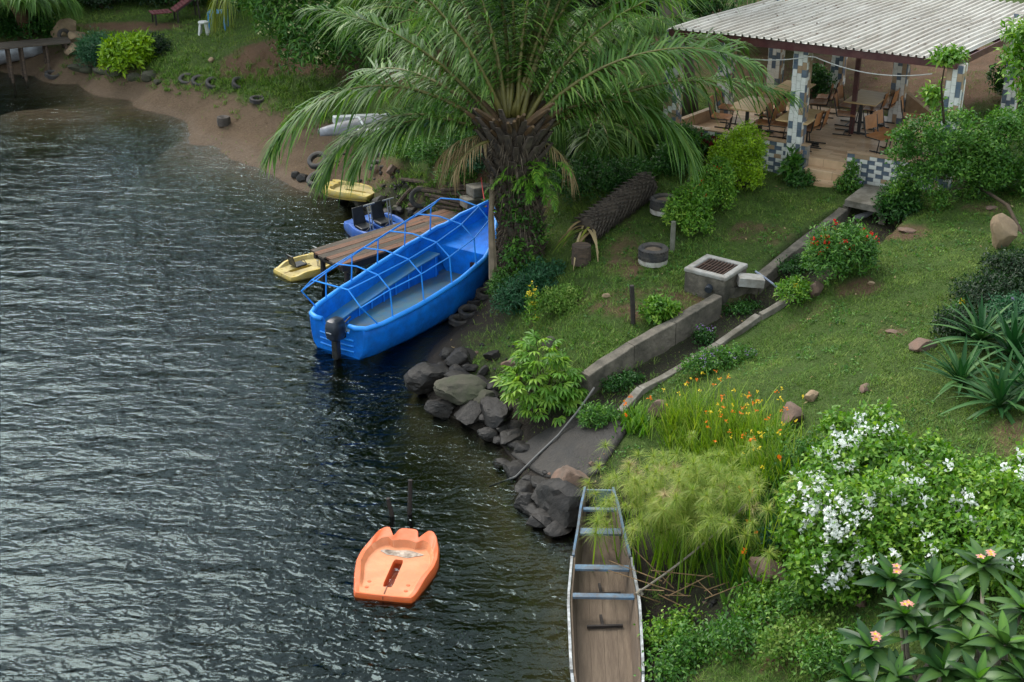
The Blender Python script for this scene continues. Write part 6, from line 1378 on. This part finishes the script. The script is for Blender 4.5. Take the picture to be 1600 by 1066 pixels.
small('dark_bush', 'dark bush under the far leaning palm', 55, 62, [(0, 0, .4, 1.0, .6, .6), (-1, .2, .5, .8, .6, .6)], 'deep', 500, 7, .14, .06, 173, cat='bush', spread=.1)
small('low_shrub', 'dark shrub at the right edge behind the pavilion', 1590, 150, [(0, 0, .4, .7, .6, .6), (.3, 0, .8, .5, .5, .4)], 'deep', 500, 7, .12, .05, 174, cat='shrub')
small('low_shrub', 'green shrub at the back edge of the pavilion floor', 1268, 152, [(0, 0, .35, .5, .4, .45)], 'deep', 350, 7, .1, .04, 175, cat='shrub')

# ---------------------------------------------------------------- big trees behind
def big_tree(label, base, ht, cr, seed, leaf, trunk_r=.22, tips=1500, L=.2, Wd=.075, cz=.7, lean=(0, 0), flow=None, name='tree'):
    r = rng(seed); t = thing(name, label, 'tree', base); top = base+Vector((lean[0], lean[1], ht*.55))
    MB().tube([base-Vector((0, 0, .2)), base.lerp(top, .4)+Vector((r.normal(0, .1), r.normal(0, .1), 0)), top], [trunk_r*1.25, trunk_r, trunk_r*.75], 9).build('trunk', M_bark, t, smooth=True)
    bl = []
    for i in range(11):
        a = r.uniform(0, 2*PI); q = r.uniform(.2, .75)*cr; bl.append((top.x+math.cos(a)*q, top.y+math.sin(a)*q, base.z+ht*r.uniform(.5, .95), cr*r.uniform(.32, .5), cr*r.uniform(.32, .5), cr*r.uniform(.25, .42)*cz))
    stems('limbs', top-Vector((0, 0, .3)), [Vector(b[:3]) for b in bl], trunk_r*.55, M_bark, t, r, seg=5)
    (V, F, tt), tp, dd = leafy(r, bl, tips, 9, L, Wd, L*.7, shell=.3, low=-.8); npmesh('crown', V, F, LF[leaf], t, tt)
    if flow:
        q = tp[r.choice(len(tp), flow)]+dd[r.choice(len(tp), flow)]*0; V, F, tt = flowers(r, q, 12, .06, .1); npmesh('blossom', V, F, FL['cream'], t, tt)
    return t
# blossoming mango at the top left of the palm
r = rng(301); p = gp(590, 78); mg = thing('mango_tree', 'dark glossy mango tree with pale blossom clusters behind the beach', 'tree', p)
bl = []
for px, py, dy, rx, rzb in ((500, 30, 40.5, 1.3, 1.0), (450, 10, 40.5, 1.0, .9), (545, 60, 40.2, 1.0, .8), (480, 70, 39.8, .8, .6), (560, 15, 41.5, 1.4, 1.1), (520, -40, 41.5, 1.8, 1.3), (620, 20, 42.0, 1.0, .8), (430, -50, 41, 1.5, 1.2), (640, -40, 42, 1.8, 1.4)):
    d = ray(px, py); q = Vector((0, 0, H))+d*(dy/d.y); bl.append((q.x, q.y, q.z, rx, rx, rzb))
(V, F, tt), tp, dd = leafy(r, bl, 3000, 9, .2, .055, .1, shell=.2, low=-.9, bend=.4, up=-.2); npmesh('crown', V, F, LF['mid'], mg, tt)
q = tp[r.choice(len(tp), 300)]; q = q+dd[:300]*0+np.array([0, -.12, 0]); V, F, tt = flowers(r, q, 12, .075, .08); o = npmesh('blossom', V, F, FL['cream'], mg, tt)
MB().tube([p-Vector((0, 0, .2)), p+Vector((-.1, 0, 1.2)), Vector(bl[4][:3])], [.28, .22, .14], 9).build('trunk', M_bark, mg, smooth=True); stems('limbs', p+Vector((-.1, 0, 1.1)), [Vector(b[:3]) for b in bl], .1, M_bark, mg, r, seg=5)
# the hanging dry frond over the far grass
r = rng(302); d = ray(400, -12); q = Vector((0, 0, H))+d*(43/d.y); hb_ = gp(405, 22); hp = thing('palm', 'palm whose yellowing frond hangs over the far blue table', 'palm', Vector((q.x+.6, q.y+1.5, h(q.x+.6, q.y+1.5))))
hp_b = Vector((q.x+.6, q.y+1.5, h(q.x+.6, q.y+1.5))); MB().tube([hp_b, q+Vector((.4, 1.0, .3))], [.2, .16], 8).build('trunk', M_bark, hp)
for az, el, L_, m in ((195, 20, 2.6, 'palmy'), (220, 25, 2.4, 'palmy'), (250, 40, 2.6, 'palm'), (160, 45, 3, 'palm'), (120, 60, 3, 'palm'), (60, 50, 3, 'palm'), (10, 40, 3, 'palm'), (300, 35, 2.4, 'palm')):
    frond(hp, q+Vector((.4, 1.0, .3)), R(az), R(el), L_, r, m, R(el-120), n=60, leaflet=.75, hang=.9, width=.035, seg=2)
# wood behind: tall trees whose crowns rise above the frame
TRS = [(-24, 55, 9.5, 3.8, 'dark'), (-20.5, 53, 10, 3.8, 'deep'), (-16.5, 54.5, 10.5, 3.8, 'dark'), (-13.5, 52, 10, 3.8, 'deep'), (-10.5, 54, 10, 3.8, 'dark'), (-7.5, 51, 7.5, 3.2, 'deep'), (-4.2, 49, 8, 3.4, 'dark'), (-1.0, 47, 9, 3.4, 'deep'), (2.2, 45, 9, 3.4, 'dark'), (5.2, 55, 9, 3.8, 'deep'), (9.5, 57, 9, 3.8, 'mid'), (14, 58, 9, 3.8, 'deep'), (18, 58, 9, 3.8, 'mid'), (23, 55, 9, 3.8, 'deep'), (-28, 58, 7, 3.5, 'deep'), (-3, 40.5, 8, 2.6, 'deep')]
for i, (x, y, ht, cr, lf) in enumerate(TRS):
    z = h(x, y); lab = ['tall tree of the wood behind the shore, %s' % s for s in ('above the far left walkway', 'behind the leaning palm', 'right of the leaning palm', 'left of the red lounger', 'behind the red lounger', 'behind the blue plastic table', 'behind the mango tree, left', 'behind the mango tree, right', 'behind the big palm', 'left of the pavilion roof', 'behind the pavilion roof, left part', 'behind the pavilion roof, middle part', 'behind the pavilion roof, right part', 'at the top right corner', 'at the far left edge', 'close behind the mango tree')][i]
    big_tree(lab, Vector((x, y, z)), ht, cr, 400+i, lf, .25, 1500, .26, .11)
ORD = 'first second third fourth fifth sixth seventh eighth ninth tenth eleventh twelfth thirteenth fourteenth fifteenth sixteenth seventeenth eighteenth nineteenth twentieth twenty-first twenty-second'.split()
# tangled undergrowth along the foot of the wood
for i in range(22):
    r = rng(500+i); px = -30+i*48 if i < 17 else 820+(i-17)*70; py = 22-r.uniform(0, 22) if i < 17 else r.uniform(10, 60)
    if 430 < px < 640: py -= 25
    p = gp(px, max(-40, py-8)); rx = r.uniform(.8, 1.4)
    shrub('undergrowth_shrub', '%s dark undergrowth shrub from the left along the foot of the wood' % ORD[i], 'shrub', p, [(0, 0, .6, rx, rx*.8, .8), (rx*.5, .3, 1.2, rx*.7, rx*.6, .8), (-rx*.6, .1, .4, rx*.7, rx*.6, .5)], ['dark', 'deep'][i % 2], int(430*rx), 8, .16, .07, .1, 520+i, group='undergrowth shrubs')
# two grey trunks by the pavilion
for px, py, tx, ty, rr_, lb in ((1075, 205, 1030, -60, .26, 'leaning grey tree trunk behind the left pavilion column'),):
    b0 = gp(px, py-25); d = ray(tx, ty); q = Vector((0, 0, H))+d*((b0.y+.6)/d.y); r = rng(int(px)); t = thing('tree', lb, 'tree', b0)
    MB().tube([b0-Vector((0, 0, .2)), b0.lerp(q, .35)+Vector((.12, 0, 0)), q, q+(q-b0)*.4], [rr_*1.15, rr_, rr_*.85, rr_*.6], 9).build('trunk', M_bark, t, smooth=True)
    tp = q+(q-b0)*.5; bl = [(tp.x+r.normal(0, 1.3), tp.y+r.normal(0, 1.3)+1.0, tp.z+r.uniform(.5, 2.5), 1.3, 1.3, .9) for _ in range(7)]
    (V, F, tt), _, _ = leafy(r, bl, 900, 9, .18, .08, .12); npmesh('crown', V, F, LF['deep'], t, tt); stems('limbs', q, [Vector(b[:3]) for b in bl], .09, M_bark, t, r, seg=5)

# ---------------------------------------------------------------- grass
r = rng(900)
def blades(n, xr, yr, L, Wd, keep, seed, dens=None, droop=.35, lean=.7):
    r = rng(seed); x = r.uniform(xr[0], xr[1], n); y = r.uniform(yr[0], yr[1], n)
    z = h(x, y); g_ = ga(x, y); px, py = proj(x, y, z); m = (px > -30) & (px < 1630) & (py > -30) & (py < 1100) & (r.random(n) < keep(g_, x, y))
    x, y, z = x[m], y[m], z[m]; k = len(x); cl = fbm(x*2.2, y*2.2, 77)
    az = r.uniform(0, 2*PI, k); D = np.stack([np.cos(az)*lean, np.sin(az)*lean, np.ones(k)], 1)
    ll = L*r.uniform(.4, 1.3, k)*(.25+1.6*cl)
    return strips(np.stack([x, y, z-.01], 1), D, ll, Wd, 2, droop, tint=np.clip(.18+.75*cl+r.normal(0, .14, k), 0, 1))
inpav = lambda x, y: ((x-3.56)*.809-(y-30.98)*.588 > -.1) & ((x-3.56)*.809-(y-30.98)*.588 < 6.4) & ((y-30.98)*.8616+(x-3.56)*.5075 > -.1) & ((y-30.98)*.8616+(x-3.56)*.5075 < 4.0)
lawn = blades(900000, (-1, 16), (12, 36), .075, .011, lambda g_, x, y: np.where(inpav(x, y), 0, .05+.95*g_), 901)
V, F, tt = lawn; o = npmesh('lawn_grass', V, F, LF['grass'], None, tt); props(o, 'short mown lawn grass on the right bank', kind='stuff')
bank = blades(260000, (-20, 4), (28, 52), .14, .02, lambda g_, x, y: g_*.95+.02, 902)
V, F, tt = bank; o = npmesh('bank_grass', V, F, LF['grass'], None, tt); props(o, 'grass on the far bank above the beach', kind='stuff')
def tall(spots, n, L, Wd, seed, leaf, label):
    r = rng(seed); Q = []
    for px, py, sx, sy, k in spots:
        for _ in range(k):
            q = gp(r.normal(px, sx), r.normal(py, sy)); 
            if q.z > .12: Q.append(list(q))
    Q = np.array(Q); P0 = np.repeat(Q, n, 0)+r.normal(0, .05, (len(Q)*n, 3))*[1, 1, 0]; k = len(P0); az = r.uniform(0, 2*PI, k)
    V, F, tt = strips(P0-[0, 0, .02], np.stack([np.cos(az)*.6, np.sin(az)*.6, np.ones(k)], 1), L*r.uniform(.4, 1.2, k), Wd, 3, r.uniform(.2, .7, k), tint=np.clip(r.normal(.5, .2, k), 0, 1)); o = npmesh('tall_grass', V, F, LF[leaf], None, tt); props(o, label, kind='stuff')
tall([(860, 500, 45, 35, 220), (930, 540, 40, 30, 140), (900, 440, 40, 25, 90), (800, 540, 18, 40, 60), (1010, 470, 60, 30, 70), (960, 590, 25, 20, 50), (1040, 425, 40, 25, 60), (1075, 400, 30, 15, 50), (1180, 330, 60, 20, 60), (1250, 545, 60, 40, 40), (1420, 620, 90, 40, 60), (1500, 690, 60, 20, 60)], 12, .2, .012, 911, 'weed', 'longer loose grass on the bank between boat and drain')
tall([(1210, 1000, 70, 50, 240), (1120, 1030, 50, 30, 120), (1290, 960, 40, 40, 90), (1300, 1050, 40, 20, 60), (1180, 930, 30, 20, 60), (1030, 930, 15, 15, 15)], 12, .16, .01, 912, 'weed', 'loose grass and weeds on the near bank')
tall([(300, 125, 60, 12, 160), (400, 135, 50, 14, 160), (460, 140, 40, 20, 120), (180, 100, 50, 10, 80), (480, 165, 40, 20, 80), (680, 270, 50, 30, 120), (650, 290, 30, 12, 60), (260, 95, 60, 15, 120), (740, 330, 30, 20, 40)], 12, .28, .022, 913, 'weed', 'rough grass on the far bank and around the tyres')
tall([(1350, 115, 60, 18, 30), (1470, 120, 70, 20, 30), (1290, 115, 30, 12, 25), (1560, 130, 30, 20, 25), (1180, 110, 60, 30, 60), (950, 120, 80, 40, 80), (800, 110, 120, 30, 60), (1100, 150, 40, 30, 40)], 10, .14, .014, 914, 'weed', 'sparse tufts on the bare ground behind the pavilion')
# small broad-leaved weeds through the lawn
r = rng(921); n = 7000; x = r.uniform(-1, 14, n); y = r.uniform(12.5, 30, n); z = h(x, y); m = (ga(x, y) > .35) & ~inpav(x, y) & (fbm(x*1.1, y*1.1, 55) > .44+.12*r.random(n)); P0 = np.stack([x, y, z], 1)[m]; k = len(P0)*7
V, F, tt = leafcards(np.repeat(P0, 7, 0)+r.normal(0, .035, (k, 3))*[1, 1, .3]+[0, 0, .02], unit(r, k)+[0, 0, .5], unit(r, k)*.4+[0, 0, 1], r.uniform(.03, .075, k), r.uniform(.018, .035, k), tint=np.clip(np.repeat(r.normal(.5, .15, len(P0)), 7)+r.normal(0, .1, k), 0, 1)); o = npmesh('lawn_weeds', V, F, LF['mid'], None, tt); props(o, 'small broad leaved weeds growing through the lawn', kind='stuff')
# dry leaves and litter on grass and soil
r = rng(922); n = 2600; x = r.uniform(-9, 14, n); y = r.uniform(13, 45, n); z = h(x, y); m = (z > .15) & ~inpav(x, y); P0 = np.stack([x, y, z+.02], 1)[m]; k = len(P0)
V, F, tt = leafcards(P0+[0, 0, .015], unit(r, k)*[1, 1, .25], unit(r, k)*.5+[0, 0, 1], r.uniform(.03, .09, k), r.uniform(.015, .04, k), tint=r.uniform(0, .8, k), bend=.3); o = npmesh('leaf_litter', V, F, LF['straw'], None, tt); props(o, 'dry fallen leaves scattered over lawn and soil', kind='stuff')
tall([(1350, 480, 130, 60, 170), (1450, 420, 80, 40, 90), (1250, 610, 90, 40, 110), (1400, 560, 100, 50, 110), (1180, 350, 70, 35, 90), (1000, 440, 80, 50, 120), (1300, 340, 30, 20, 30), (1520, 360, 60, 40, 60), (1480, 650, 80, 30, 70)], 9, .11, .011, 915, 'grass', 'uneven longer tufts through the lawn')
